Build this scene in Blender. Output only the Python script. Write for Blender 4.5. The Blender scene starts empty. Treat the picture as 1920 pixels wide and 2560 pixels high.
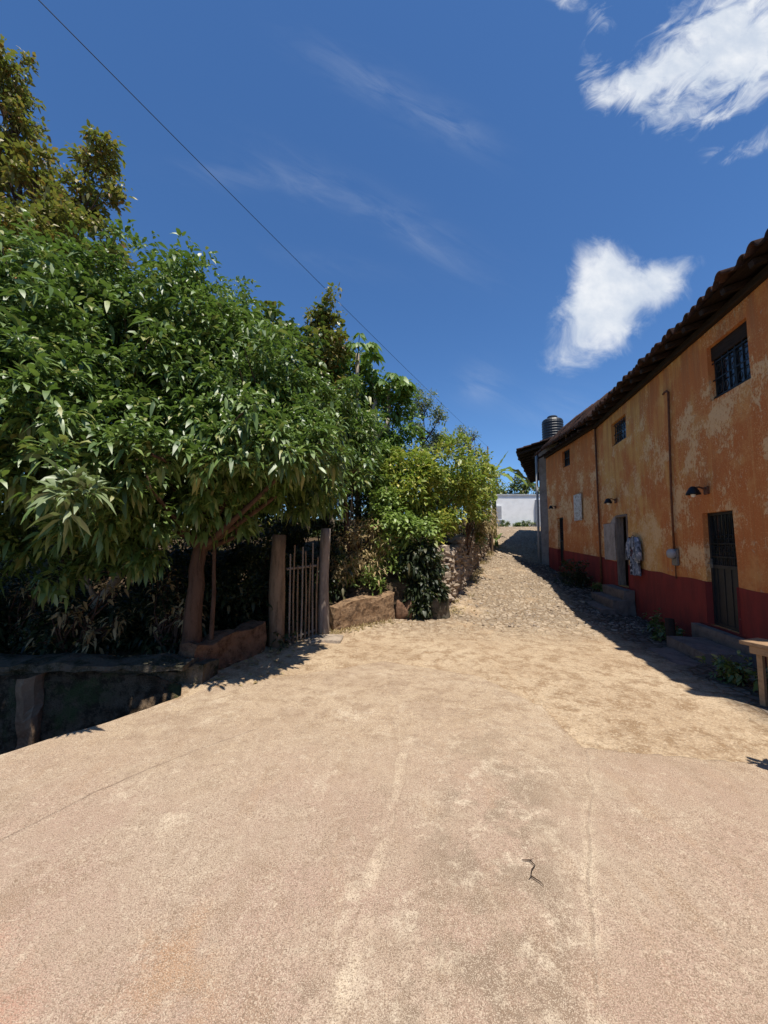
import bpy, math, random
import numpy as np
from mathutils import Vector, Matrix, Euler
random.seed(7)
C = bpy.context.scene
COL = C.collection
R = math.radians

# ------------------------------------------------------------------ camera
EYE = 1.7
cam = bpy.data.cameras.new('camera'); cam_o = bpy.data.objects.new('camera', cam); COL.objects.link(cam_o)
cam_o.location = (0, 0, EYE); cam_o.rotation_euler = (R(90 + 4.46), 0, 0)
cam.sensor_fit = 'HORIZONTAL'; cam.sensor_width = 24; cam.lens = 24 * 962 / 1920.0
cam.clip_start = 0.05; cam.clip_end = 3000
C.camera = cam_o

# ------------------------------------------------------------------ light
SUN = Vector((0.164, -0.24, 1.0)).normalized()
sl = bpy.data.lights.new('sun', 'SUN'); sl.energy = 5.0; sl.angle = R(0.53); sl.color = (1.0, 0.94, 0.84)
so = bpy.data.objects.new('sun', sl); COL.objects.link(so)
so.rotation_euler = SUN.to_track_quat('Z', 'Y').to_euler(); so.location = (5, -10, 30)
C.view_settings.view_transform = 'Standard'; C.view_settings.look = 'None'
C.view_settings.exposure = 0.32; C.view_settings.gamma = 1.0
C.cycles.max_bounces = 6; C.cycles.diffuse_bounces = 3; C.cycles.glossy_bounces = 2
C.cycles.transmission_bounces = 3; C.cycles.transparent_max_bounces = 8
C.cycles.use_denoising = True


# ------------------------------------------------------------------ node helpers
class N:
    def __init__(s, tree):
        s.t = tree; s.n = tree.nodes; s.l = tree.links
    def node(s, typ, **kw):
        n = s.n.new(typ)
        for k, v in kw.items(): setattr(n, k, v)
        return n
    def put(s, sock, v):
        if hasattr(v, 'is_linked') or hasattr(v, 'node'): s.l.new(v, sock)
        elif isinstance(v, (tuple, list)) and len(v) == 3 and sock.type == 'RGBA': sock.default_value = (*v, 1)
        else: sock.default_value = v
    def m(s, op, a, b=0.0, c=0.0, clamp=False):
        n = s.node('ShaderNodeMath', operation=op, use_clamp=clamp)
        s.put(n.inputs[0], a); s.put(n.inputs[1], b)
        if len(n.inputs) > 2: s.put(n.inputs[2], c)
        return n.outputs[0]
    def mix(s, f, a, b, mode='MIX'):
        n = s.node('ShaderNodeMix', data_type='RGBA', blend_type=mode)
        s.put(n.inputs[0], f); s.put(n.inputs[6], a); s.put(n.inputs[7], b)
        return n.outputs[2]
    def ramp(s, f, lo, hi, a=0.0, b=1.0):
        n = s.node('ShaderNodeMapRange', interpolation_type='SMOOTHSTEP')
        s.put(n.inputs[0], f); n.inputs[1].default_value = lo; n.inputs[2].default_value = hi
        n.inputs[3].default_value = a; n.inputs[4].default_value = b
        return n.outputs[0]
    def obj(s): return s.node('ShaderNodeTexCoord').outputs['Object']
    def scale(s, vec, sc):
        n = s.node('ShaderNodeMapping'); s.put(n.inputs[0], vec); n.inputs[3].default_value = sc
        return n.outputs[0]
    def noise(s, vec, sc, detail=4, rough=0.55, dist=0.0):
        n = s.node('ShaderNodeTexNoise'); s.put(n.inputs['Vector'], vec)
        n.inputs['Scale'].default_value = sc; n.inputs['Detail'].default_value = detail
        n.inputs['Roughness'].default_value = rough; n.inputs['Distortion'].default_value = dist
        return n.outputs[0]
    def vor(s, vec, sc, feature='F1', out=0):
        n = s.node('ShaderNodeTexVoronoi', feature=feature); s.put(n.inputs['Vector'], vec)
        n.inputs['Scale'].default_value = sc
        return n.outputs[out]
    def sep(s, vec):
        n = s.node('ShaderNodeSeparateXYZ'); s.put(n.inputs[0], vec); return n.outputs
    def comb(s, x, y, z):
        n = s.node('ShaderNodeCombineXYZ'); s.put(n.inputs[0], x); s.put(n.inputs[1], y); s.put(n.inputs[2], z)
        return n.outputs[0]
    def bump(s, h, strength=0.5, dist=0.02):
        n = s.node('ShaderNodeBump'); n.inputs['Strength'].default_value = strength
        n.inputs['Distance'].default_value = dist; s.put(n.inputs['Height'], h)
        return n.outputs[0]

def material(name, build):
    m = bpy.data.materials.new(name); m.use_nodes = True
    t = m.node_tree; t.nodes.clear(); n = N(t)
    out = t.nodes.new('ShaderNodeOutputMaterial')
    n.l.new(build(n), out.inputs[0])
    return m

def pbsdf(n, col, rough=0.85, spec=0.3, metal=0.0, normal=None):
    b = n.node('ShaderNodeBsdfPrincipled')
    n.put(b.inputs['Base Color'], col); n.put(b.inputs['Roughness'], rough)
    b.inputs['Specular IOR Level'].default_value = spec; b.inputs['Metallic'].default_value = metal
    if normal is not None: n.l.new(normal, b.inputs['Normal'])
    return b.outputs[0]

# ------------------------------------------------------------------ world: Nishita sky + clouds
W = bpy.data.worlds.new('World'); C.world = W; W.use_nodes = True
wt = W.node_tree; wt.nodes.clear(); n = N(wt)
sky = n.node('ShaderNodeTexSky', sky_type='NISHITA'); sky.sun_disc = False
sky.sun_elevation = math.asin(SUN.z); sky.sun_rotation = math.atan2(SUN.x, SUN.y)
sky.air_density = 1.0; sky.dust_density = 0.25; sky.ozone_density = 2.2; sky.altitude = 1500
hs = n.node('ShaderNodeHueSaturation'); hs.inputs['Saturation'].default_value = 1.10; hs.inputs['Value'].default_value = 1.06
n.l.new(n.mix(1.0, sky.outputs[0], (.98, 1.13, 1.30), 'MULTIPLY'), hs.inputs['Color'])
gen = n.node('ShaderNodeTexCoord').outputs['Generated']
gx, gy, gz = n.sep(gen)
ysafe = n.m('MAXIMUM', gy, 0.05)
u = n.m('DIVIDE', gx, ysafe); v = n.m('DIVIDE', gz, ysafe)
uv = n.comb(u, v, 0.0)
def rot_uv(ang, sx, sy):
    c_, s_ = math.cos(ang), math.sin(ang)
    a = n.m('MULTIPLY', n.m('ADD', n.m('MULTIPLY', u, c_), n.m('MULTIPLY', v, s_)), sx)
    b = n.m('MULTIPLY', n.m('SUBTRACT', n.m('MULTIPLY', v, c_), n.m('MULTIPLY', u, s_)), sy)
    return n.comb(a, b, 0.0)
def blob(cx, cy, rx, ry, ang=0.0):
    c_, s_ = math.cos(ang), math.sin(ang)
    du = n.m('SUBTRACT', u, cx); dv = n.m('SUBTRACT', v, cy)
    a = n.m('DIVIDE', n.m('ADD', n.m('MULTIPLY', du, c_), n.m('MULTIPLY', dv, s_)), rx)
    b = n.m('DIVIDE', n.m('SUBTRACT', n.m('MULTIPLY', dv, c_), n.m('MULTIPLY', du, s_)), ry)
    d = n.m('ADD', n.m('MULTIPLY', a, a), n.m('MULTIPLY', b, b))
    return n.m('POWER', 2.718, n.m('MULTIPLY', d, -1.0))
def total(bl):
    r = None
    for b in bl:
        x = blob(*b[:5]) if len(b) < 6 else n.m('MULTIPLY', blob(*b[:5]), b[5])
        r = x if r is None else n.m('ADD', r, x)
    return r
puff = total([(0.602, .752, .085, .085, 0), (0.697, .700, .10, .06, -.15), (0.577, .655, .075, .085, .3), (0.527, .575, .07, .07, 0, .8),
              (0.477, .49, .06, .05, 0, .62), (0.617, .555, .07, .06, 0, .55), (0.552, .50, .06, .04, 0, .45), (0.812, .76, .08, .035, .2, .42), (0.752, .68, .06, .05, 0, .75), (0.652, .625, .07, .05, .1, .75)])
wsp = total([(.98, 1.40, .17, .17, .7), (.80, 1.33, .15, .085, .7), (1.10, 1.50, .2, .2, .7), (.70, 1.28, .10, .06, .6, .85), (.60, 1.30, .05, .09, 0, .5),
             (.88, 1.20, .13, .06, .3, .6), (.56, 1.60, .08, .06, 0, .9), (1.0, 1.1, .15, .04, .3, .45), (.62, 1.46, .05, .12, -.5, .4)])
fn1 = n.noise(uv, 9.0, 9, 0.62, 0.6)
fn2 = n.noise(rot_uv(.75, 4.0, 9.0), 1.7, 9, 0.62, 0.9)
m1 = n.ramp(n.m('ADD', puff, n.m('MULTIPLY', n.m('MULTIPLY', n.m('SUBTRACT', fn1, .5), 2.3), n.ramp(puff, .02, .35))), .20, 1.40)
m2 = n.ramp(n.m('ADD', wsp, n.m('MULTIPLY', n.m('MULTIPLY', n.m('SUBTRACT', fn2, .5), 2.7), n.ramp(wsp, .02, .40))), .30, 1.50)
cir = total([(-.02, 1.30, .22, .055, -.55), (.20, 1.17, .12, .05, -.6, .9), (-.02, .93, .30, .05, -.5, .75), (.13, .80, .14, .03, -.6, .6), (-.42, 1.02, .15, .04, -.1, .6),
             (-.2, .98, .2, .04, -.4, .6), (.26, .42, .06, .05, 0, 1.3), (.46, .35, .12, .06, 0, .8), (-.15, .76, .2, .03, -.2, .35)])
fn3 = n.noise(rot_uv(-.5, 3.0, 11.0), 1.6, 8, 0.62, 0.7)
m3 = n.m('MULTIPLY', n.m('MULTIPLY', cir, n.ramp(fn3, .30, .75)), 0.12, clamp=True)
shade = n.ramp(n.noise(uv, 6.0, 5, .6), .35, .75)
ccol = n.mix(shade, (5.6, 6.3, 7.4), (8.4, 8.6, 8.9))
front = n.ramp(gy, .12, .3)
mk = n.m('MULTIPLY', n.m('MAXIMUM', n.m('MAXIMUM', m1, m2), m3), front)
mk = n.m('MULTIPLY', mk, .97, clamp=True)
skc = n.mix(mk, hs.outputs[0], ccol)
bg = n.node('ShaderNodeBackground'); bg.inputs[1].default_value = 0.088
n.l.new(skc, bg.inputs[0])
wo = n.node('ShaderNodeOutputWorld'); n.l.new(bg.outputs[0], wo.inputs[0])

# ------------------------------------------------------------------ numpy noise
def _h(ix, iy, iz, seed):
    x = (ix.astype(np.int64) * 374761393 + iy.astype(np.int64) * 668265263 + iz.astype(np.int64) * 2147483647 + seed * 974711) & 0xffffffff
    x = ((x ^ (x >> 13)) * 1274126177) & 0xffffffff
    x = ((x ^ (x >> 16)) * 2246822519) & 0xffffffff
    return ((x ^ (x >> 15)) & 0xffffff) / float(0xffffff)
def vnoise(x, y, z=0.0, seed=0):
    x = np.asarray(x, float); y = np.asarray(y, float); z = np.asarray(z, float) + np.zeros_like(x)
    ix, iy, iz = np.floor(x), np.floor(y), np.floor(z)
    fx, fy, fz = x - ix, y - iy, z - iz
    fx, fy, fz = [f * f * (3 - 2 * f) for f in (fx, fy, fz)]
    r = 0
    for a in (0, 1):
        for b in (0, 1):
            for c in (0, 1):
                w = (fx if a else 1 - fx) * (fy if b else 1 - fy) * (fz if c else 1 - fz)
                r = r + w * _h(ix + a, iy + b, iz + c, seed)
    return r * 2 - 1
def fbm(x, y, z=0.0, oct=4, seed=0):
    x = np.asarray(x, float); r = 0; a = 1.0; s = 1.0; t = 0
    for o in range(oct):
        r = r + a * vnoise(x * s, np.asarray(y) * s, np.asarray(z) * s, seed + o); t += a; a *= .5; s *= 2.03
    return r / t
def sstep(a, b, x):
    t = np.clip((np.asarray(x, float) - a) / (b - a), 0, 1); return t * t * (3 - 2 * t)

# ------------------------------------------------------------------ mesh helpers
def mk_obj(name, V, F, mat, parent=None, smooth=False, matrix=None):
    me = bpy.data.meshes.new(name)
    V = np.asarray(V, dtype=np.float32).reshape(-1, 3)
    if isinstance(F, np.ndarray):
        k = F.shape[1]; nf = F.shape[0]
        me.vertices.add(len(V)); me.vertices.foreach_set('co', V.ravel())
        me.loops.add(nf * k); me.loops.foreach_set('vertex_index', F.astype(np.int32).ravel())
        me.polygons.add(nf); me.polygons.foreach_set('loop_start', np.arange(0, nf * k, k, dtype=np.int32))
        me.polygons.foreach_set('loop_total', np.full(nf, k, dtype=np.int32))
        me.update(calc_edges=True); me.validate()
    else:
        me.from_pydata(V.tolist(), [], F); me.update()
    if smooth: me.polygons.foreach_set('use_smooth', np.ones(len(me.polygons), dtype=bool))
    me.materials.append(mat)
    o = bpy.data.objects.new(name, me); COL.objects.link(o)
    if parent is not None: o.parent = parent
    return o

class MB:
    """collects boxes, tubes and grids for one mesh"""
    def __init__(s): s.V = []; s.F = []
    def add(s, V, F):
        b = len(s.V); s.V += [tuple(map(float, v)) for v in V]; s.F += [tuple(int(i) + b for i in f) for f in F]
        return s
    def box(s, x0, x1, y0, y1, z0, z1, bev=0.0, M=None):
        if bev <= 0:
            V = [(x0, y0, z0), (x1, y0, z0), (x1, y1, z0), (x0, y1, z0), (x0, y0, z1), (x1, y0, z1), (x1, y1, z1), (x0, y1, z1)]
            F = [(0, 3, 2, 1), (4, 5, 6, 7), (0, 1, 5, 4), (1, 2, 6, 5), (2, 3, 7, 6), (3, 0, 4, 7)]
        else:
            b = min(bev, (x1 - x0) * .45, (y1 - y0) * .45, (z1 - z0) * .45); V = []; F = []
            def ring(z, i): return [(x0 + i, y0 + i, z), (x1 - i, y0 + i, z), (x1 - i, y1 - i, z), (x0 + i, y1 - i, z)]
            for z, i in ((z0, b), (z0 + b, 0), (z1 - b, 0), (z1, b)): V += ring(z, i)
            F = [(3, 2, 1, 0), (12, 13, 14, 15)]
            for k in range(3):
                for j in range(4): F.append((k * 4 + j, k * 4 + (j + 1) % 4, k * 4 + 4 + (j + 1) % 4, k * 4 + 4 + j))
        if M is not None: V = [M @ Vector(v) for v in V]
        return s.add(V, F)
    def tube(s, pts, rad, k=8, cap=True):
        P = [Vector(p) for p in pts]; rad = rad if isinstance(rad, (list, tuple)) else [rad] * len(P)
        V = []; F = []; a = None
        for i, p in enumerate(P):
            d = (P[min(i + 1, len(P) - 1)] - P[max(i - 1, 0)])
            d = d.normalized() if d.length > 1e-9 else Vector((0, 0, 1))
            if a is None: a = d.orthogonal().normalized()
            a = (a - d * a.dot(d)); a = a.normalized() if a.length > 1e-6 else d.orthogonal().normalized()
            b = d.cross(a)
            for j in range(k):
                t = 2 * math.pi * j / k; V.append(p + (a * math.cos(t) + b * math.sin(t)) * rad[i])
        for i in range(len(P) - 1):
            for j in range(k):
                F.append((i * k + j, i * k + (j + 1) % k, (i + 1) * k + (j + 1) % k, (i + 1) * k + j))
        if cap: F.append(tuple(range(k - 1, -1, -1))); F.append(tuple((len(P) - 1) * k + j for j in range(k)))
        return s.add(V, F)
    def lathe(s, prof, c, k=24):
        V = []; F = []
        for r, z in prof:
            for j in range(k):
                t = 2 * math.pi * j / k; V.append((c[0] + r * math.cos(t), c[1] + r * math.sin(t), c[2] + z))
        for i in range(len(prof) - 1):
            for j in range(k): F.append((i * k + j, i * k + (j + 1) % k, (i + 1) * k + (j + 1) % k, (i + 1) * k + j))
        F.append(tuple(range(k - 1, -1, -1))); F.append(tuple((len(prof) - 1) * k + j for j in range(k)))
        return s.add(V, F)
    def build(s, name, mat, parent=None, smooth=False): return mk_obj(name, s.V, s.F, mat, parent, smooth)

def tag(o, label=None, cat=None, group=None, kind=None):
    if label: o['label'] = label
    if cat: o['category'] = cat
    if group: o['group'] = group
    if kind: o['kind'] = kind
    return o
def empty(name, loc, label, cat, group=None, rz=0.0):
    o = bpy.data.objects.new(name, None); COL.objects.link(o); o.location = loc; o.rotation_euler = (0, 0, rz)
    o.empty_display_size = .2
    return tag(o, label, cat, group)
def keep(o, root):
    """parent a mesh built in world coordinates under an unrotated empty"""
    o.parent = root; o.location = -Vector(root.location); return o

# ------------------------------------------------------------------ terrain
xl_y = [-60, 0, 3.24, 4.41, 4.9, 6.46, 7.13, 8.36, 8.79, 14.5, 19, 30, 36, 120]
xl_x = [-40, -5.6, -3.09, -2.13, -2.37, -1.71, -1.07, .26, 1.35, 3.47, 5.2, 8.7, 9.6, 20]
xr_y = [-60, 0, 12.4, 17.13, 18, 27, 30, 36, 120]
xr_x = [-8, 4.318, 6.95, 7.325, 7.33, 11.4, 13.2, 15.5, 40]
hl_y = [-60, 5, 8.6, 11.5, 14.5, 19, 24, 30, 36, 120]; hl_z = [0, 0, .02, .32, .72, 1.33, 2.05, 2.85, 3.1, 3.6]
hr_y = [-60, 3.4, 5.5, 8, 10, 12.5, 15, 17, 19, 24, 30, 36, 120]; hr_z = [0, 0, -.12, -.2, -.24, .1, .38, .52, .85, 1.85, 2.85, 3.1, 3.6]
def xL(y): return np.interp(y, xl_y, xl_x)
def xR(y): return np.interp(y, xr_y, xr_x)
def smoothprof(y, ys, zs):
    return sum(np.interp(np.asarray(y) + d, ys, zs) for d in (-1.2, -.6, 0, .6, 1.2)) / 5
def hroad(x, y):
    a, b = xL(y), xR(y); t = np.clip((x - a) / np.maximum(b - a, .1), 0, 1)
    return smoothprof(y, hl_y, hl_z) * (1 - t) + smoothprof(y, hr_y, hr_z) * t
def ditch(x, y):
    edge = xL(y)
    inside = sstep(.06, .14, edge - x) * (1 - sstep(4.55, 4.66, y)) * sstep(-6, -5, y) * sstep(-9, -8, x)
    return inside
def hground(x, y):
    h = hroad(x, y)
    left = xL(y) - x
    raise_ = np.interp(y, [4.6, 6.4, 8.0, 9.2, 12, 20, 30, 40], [.12, .16, .42, 1.0, 1.35, 1.3, .6, .2])
    h = h + raise_ * sstep(.12, .5, left) + .06 * fbm(x * .8, y * .8, 0, 3, 5) * sstep(.2, .8, left)
    h = np.where(ditch(x, y) > 0, h * (1 - ditch(x, y)) + (-1.35 + .06 * fbm(x * 2, y * 2, 0, 2, 3)) * ditch(x, y), h)
    return h

def grid(xs, ys, zf):
    X, Y = np.meshgrid(xs, ys); Z = zf(X, Y); V = np.stack([X, Y, Z], -1).reshape(-1, 3)
    nx, ny = len(xs), len(ys); i = np.arange(nx - 1)[None, :] + nx * np.arange(ny - 1)[:, None]
    return V, np.stack([i, i + 1, i + nx + 1, i + nx], -1).reshape(-1, 4)

def dirt_color(n, P):
    big = n.noise(P, .9, 5, .6); mid = n.noise(P, 4.5, 5, .65); fine = n.noise(P, 60, 3, .7)
    c = n.mix(n.ramp(big, .35, .68), (.40, .29, .185), (.49, .375, .25))
    c = n.mix(n.m('MULTIPLY', n.ramp(mid, .46, .62), .85), c, (.25, .16, .088))
    c = n.mix(n.m('MULTIPLY', n.ramp(n.noise(P, 17, 4, .7), .50, .64), .55), c, (.24, .165, .10))
    c = n.mix(n.m('MULTIPLY', n.ramp(n.noise(P, 33, 3, .7), .52, .64), .55), c, (.60, .475, .33))
    c = n.mix(n.m('MULTIPLY', n.ramp(fine, .50, .64), .65), c, (.20, .14, .09))
    c = n.mix(n.m('MULTIPLY', n.ramp(n.noise(P, 95, 2, .6), .56, .72), .5), c, (.62, .50, .36))
    return c, fine, mid

def m_ground(n):
    P = n.obj(); c, f, m = dirt_color(n, P)
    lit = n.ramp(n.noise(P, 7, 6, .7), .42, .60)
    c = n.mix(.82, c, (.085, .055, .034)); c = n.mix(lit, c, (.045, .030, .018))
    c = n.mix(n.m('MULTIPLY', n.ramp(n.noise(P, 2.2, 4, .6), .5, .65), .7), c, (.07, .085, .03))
    return pbsdf(n, c, .95, .1, normal=n.bump(n.m('ADD', f, m), .8, .04))
def m_road(n):
    P = n.obj(); x, y, z = n.sep(P); c, f, m = dirt_color(n, P)
    cid = n.vor(P, 7.2, 'F1', 1); edge = n.vor(P, 7.2, 'DISTANCE_TO_EDGE', 0)
    stone = n.ramp(edge, .03, .15)
    cob = n.m('MULTIPLY', n.ramp(y, 6.3, 9.0), n.ramp(n.noise(P, .8, 4, .6), .30, .46))
    sc = n.mix(n.sep(cid)[0], (.22, .175, .13), (.44, .355, .26))
    sc = n.mix(n.m('MULTIPLY', n.ramp(f, .45, .7), .4), sc, (.25, .19, .13))
    gap = n.mix(.6, c, (.14, .098, .062))
    c = n.mix(n.m('MULTIPLY', cob, .85), c, n.mix(stone, gap, sc))
    dark = n.m('MULTIPLY', n.ramp(n.noise(n.scale(P, (1, 1.0, 1)), 1.7, 6, .7), .57, .70), .55)
    c = n.mix(dark, c, (.30, .20, .12))
    # dark soil and cobbles by the houses, their cast shadow deepened in the colour
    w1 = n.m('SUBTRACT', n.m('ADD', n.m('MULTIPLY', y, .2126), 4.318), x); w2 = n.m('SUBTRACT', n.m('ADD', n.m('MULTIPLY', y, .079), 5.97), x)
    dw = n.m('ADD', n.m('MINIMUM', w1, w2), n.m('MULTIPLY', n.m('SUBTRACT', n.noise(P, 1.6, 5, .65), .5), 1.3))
    cob_shade = n.m('MULTIPLY', n.m('MULTIPLY', n.ramp(dw, .95, 1.75, 1, 0), n.ramp(y, 1.5, 4.0)), n.ramp(y, 17.0, 18.6, 1, 0))
    c = n.mix(n.m('MULTIPLY', cob_shade, .88), c, n.mix(stone, (.035, .028, .022), n.mix(n.sep(cid)[0], (.07, .06, .052), (.17, .15, .13))))
    cob = n.m('MAXIMUM', cob, cob_shade)
    hh = n.m('ADD', n.m('MULTIPLY', f, .5), n.m('ADD', m, n.m('MULTIPLY', n.m('MULTIPLY', stone, cob), 1.4)))
    return pbsdf(n, c, .95, .12, normal=n.bump(hh, .75, .03))

def segdist(n, P, a, b):
    """distance to a ground segment, for joints and stains in the slab"""
    x, y, z = n.sep(P); dx, dy = b[0] - a[0], b[1] - a[1]; L = dx * dx + dy * dy
    t = n.m('DIVIDE', n.m('ADD', n.m('MULTIPLY', n.m('SUBTRACT', x, a[0]), dx), n.m('MULTIPLY', n.m('SUBTRACT', y, a[1]), dy)), L, clamp=True)
    ex = n.m('SUBTRACT', n.m('SUBTRACT', x, a[0]), n.m('MULTIPLY', t, dx)); ey = n.m('SUBTRACT', n.m('SUBTRACT', y, a[1]), n.m('MULTIPLY', t, dy))
    return n.m('SQRT', n.m('ADD', n.m('MULTIPLY', ex, ex), n.m('MULTIPLY', ey, ey)))
def polyd(n, P, pts):
    r = None
    for a, b in zip(pts, pts[1:]):
        d = segdist(n, P, a, b); r = d if r is None else n.m('MINIMUM', r, d)
    return r
def m_pave(n):
    P0 = n.obj()
    nz = n.node('ShaderNodeTexNoise'); n.put(nz.inputs['Vector'], P0); nz.inputs['Scale'].default_value = 3.0; nz.inputs['Detail'].default_value = 5
    vm = n.node('ShaderNodeVectorMath', operation='MULTIPLY_ADD'); n.put(vm.inputs[0], nz.outputs[1]); vm.inputs[1].default_value = (.10, .10, 0); n.put(vm.inputs[2], P0)
    P = vm.outputs[0]; x, y, z = n.sep(P)
    brush = n.noise(n.scale(P0, (7, 1.6, 1)), 1.0, 5, .65)
    big = n.noise(P0, 1.1, 5, .62); mid = n.noise(P0, 6, 6, .68)
    g1 = n.noise(P0, 150, 2, .65); g2 = n.noise(P0, 70, 3, .7); g3 = n.noise(P0, 240, 1, .5)
    pink = (.35, .240, .178); tan = (.375, .285, .205)
    c = n.mix(n.ramp(big, .38, .64), pink, tan)
    c = n.mix(n.ramp(y, 2.2, 4.4, 0, .7), c, (.43, .322, .206))
    c = n.mix(n.m('MULTIPLY', n.ramp(mid, .47, .66), n.ramp(y, 3.0, 4.6, .12, .6)), c, (.30, .20, .12))
    c = n.mix(n.m('MULTIPLY', n.ramp(n.noise(P0, 30, 3, .7), .50, .64), .35), c, (.27, .19, .125))
    c = n.mix(n.m('MULTIPLY', n.ramp(n.noise(n.scale(P0, (16, 2.2, 1)), 1.0, 5, .7), .53, .70), .28), c, (.50, .40, .29))
    c = n.mix(n.m('MULTIPLY', n.ramp(n.noise(n.scale(P0, (5, 1.2, 1)), 1.0, 5, .65), .52, .68), .30), c, (.33, .205, .115))
    c = n.mix(n.m('MULTIPLY', n.ramp(n.noise(P0, 1.9, 5, .6), .58, .72), .5), c, (.38, .245, .155))
    # patched middle strip between the two joints
    j1 = [(-.42, .9), (-.13, 1.5), (-.07, 1.79), (.02, 2.26), (.15, 2.9), (.2, 3.27)]
    j2 = [(.60, 1.0), (.80, 1.5), (1.0, 1.97), (1.28, 2.5), (1.52, 2.95), (1.70, 3.33)]
    midl = polyd(n, P, [(.3, .9), (.42, 1.6), (.75, 2.6), (.95, 3.3)])
    inmid = n.ramp(midl, .24, .46, 1, 0)
    patch = n.ramp(n.noise(P0, 2.6, 6, .66), .44, .56)
    c = n.mix(n.m('MULTIPLY', n.m('MULTIPLY', inmid, patch), .85), c, (.215, .16, .11))
    pale = n.ramp(n.noise(P0, 4.2, 7, .72), .52, .64)
    c = n.mix(n.m('MULTIPLY', n.m('MULTIPLY', n.ramp(midl, .3, .62, 1, 0), pale), .75), c, (.60, .50, .37))
    d1 = polyd(n, P, j1); d2 = polyd(n, P, j2); d3 = polyd(n, P, [(-2.35, 2.1), (-2.15, 2.34), (-1.9, 2.85), (-1.5, 3.33), (-1.1, 3.7)])
    mod = n.ramp(n.noise(P0, 5, 4, .6), .36, .58)
    c = n.mix(n.m('MULTIPLY', n.ramp(d1, .0, .07, .62, 0), n.m('MULTIPLY', n.ramp(n.noise(P0, 2.2, 4, .6), .34, .54), n.ramp(mid, .38, .56))), c, (.66, .54, .385))
    c = n.mix(n.m('MULTIPLY', n.ramp(n.m('ABSOLUTE', n.m('SUBTRACT', d1, .045)), .0, .012, .6, 0), mod), c, (.22, .15, .10))
    c = n.mix(n.m('MULTIPLY', n.ramp(d2, .0, .07, .55, 0), n.m('MULTIPLY', mod, n.ramp(mid, .40, .56))), c, (.68, .56, .40))
    c = n.mix(n.m('MULTIPLY', n.ramp(d2, .004, .014, .55, 0), n.ramp(mid, .40, .55)), c, (.18, .125, .085))
    c = n.mix(n.m('MULTIPLY', n.ramp(d3, .0, .016, .8, 0), mod), c, (.17, .115, .08))
    # reddish spill, wet looking stains, scrape marks
    c = n.mix(n.m('MULTIPLY', n.m('MULTIPLY', n.ramp(segdist(n, P, (-1.35, 1.55), (-1.9, 1.95)), .02, .20, 1, 0), mod), .6), c, (.42, .21, .14))
    c = n.mix(n.m('MULTIPLY', n.ramp(segdist(n, P, (-.70, 1.62), (-.86, 1.78)), .02, .24, .6, 0), mod), c, (.36, .20, .10))
    c = n.mix(n.m('MULTIPLY', n.m('MULTIPLY', n.ramp(segdist(n, P, (-.22, 1.4), (-.24, 1.62)), .0, .12, 1, 0), n.ramp(mid, .45, .6)), .7), c, (.20, .14, .095))
    pit = n.ramp(n.noise(P0, 22, 4, .7), .60, .68)
    c = n.mix(n.m('MULTIPLY', pit, .45), c, (.27, .19, .125))
    dc, df, dm = dirt_color(n, P0)
    edge = n.m('MULTIPLY', n.ramp(n.m('ADD', y, n.m('MULTIPLY', n.m('SUBTRACT', n.noise(P0, 1.3, 5, .65), .5), 3.4)), 2.7, 4.5), .96)
    c = n.mix(edge, c, dc)
    cream = n.m('MULTIPLY', n.ramp(n.noise(P0, 3.4, 8, .70, .5), .53, .64), n.ramp(n.noise(P0, .9, 3, .5), .40, .60))
    c = n.mix(n.m('MULTIPLY', cream, .62), c, (.58, .475, .345))
    smud = n.ramp(n.noise(n.scale(P0, (1.2, .8, 1)), 2.1, 7, .68, .4), .54, .63)
    c = n.mix(n.m('MULTIPLY', smud, .45), c, (.245, .165, .105))
    scuff = n.ramp(n.noise(P0, 9, 7, .74), .53, .62)
    c = n.mix(n.m('MULTIPLY', scuff, .42), c, (.225, .15, .098))
    c = n.mix(n.m('MULTIPLY', n.ramp(n.noise(P0, 13, 6, .74), .55, .63), .45), c, (.55, .45, .33))
    c = n.mix(n.m('MULTIPLY', n.ramp(n.noise(P0, .7, 4, .6), .50, .62), .35), c, (.27, .185, .125))
    # grain
    c = n.mix(n.m('MULTIPLY', n.ramp(g2, .50, .66), .60), c, (.17, .115, .078))
    c = n.mix(n.m('MULTIPLY', n.ramp(g1, .50, .60), .72), c, (.17, .118, .08))
    c = n.mix(n.m('MULTIPLY', n.ramp(g3, .54, .62), .55), c, (.60, .49, .37))
    hh = n.m('ADD', n.m('MULTIPLY', g2, .5), n.m('ADD', n.m('MULTIPLY', mid, 1.2), n.m('MULTIPLY', g1, .35)))
    hh = n.m('SUBTRACT', hh, n.m('ADD', n.ramp(d3, .0, .012, .8, 0), n.ramp(d2, .004, .014, .3, 0)))
    return pbsdf(n, c, .93, .15, normal=n.bump(hh, .55, .012))
MAT = {}
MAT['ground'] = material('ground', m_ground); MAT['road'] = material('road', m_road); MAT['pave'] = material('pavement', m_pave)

xs = np.unique(np.round(np.concatenate([-np.geomspace(10, 900, 22), np.arange(-10, 2.5, .14), np.arange(2.5, 14, .3), np.geomspace(14, 900, 22)]), 3))
ys = np.unique(np.round(np.concatenate([-np.geomspace(6, 900, 16), np.arange(-6, 3, .3), np.arange(3, 13, .12), np.arange(13, 40, .3), np.geomspace(40, 1200, 24)]), 3))
V, F = grid(xs, ys, lambda X, Y: hground(X, Y) - .10 * (1 - sstep(.0, .1, xL(Y) - X)))
tag(mk_obj('ground', V, F, MAT['ground'], smooth=True), kind='structure')

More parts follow.
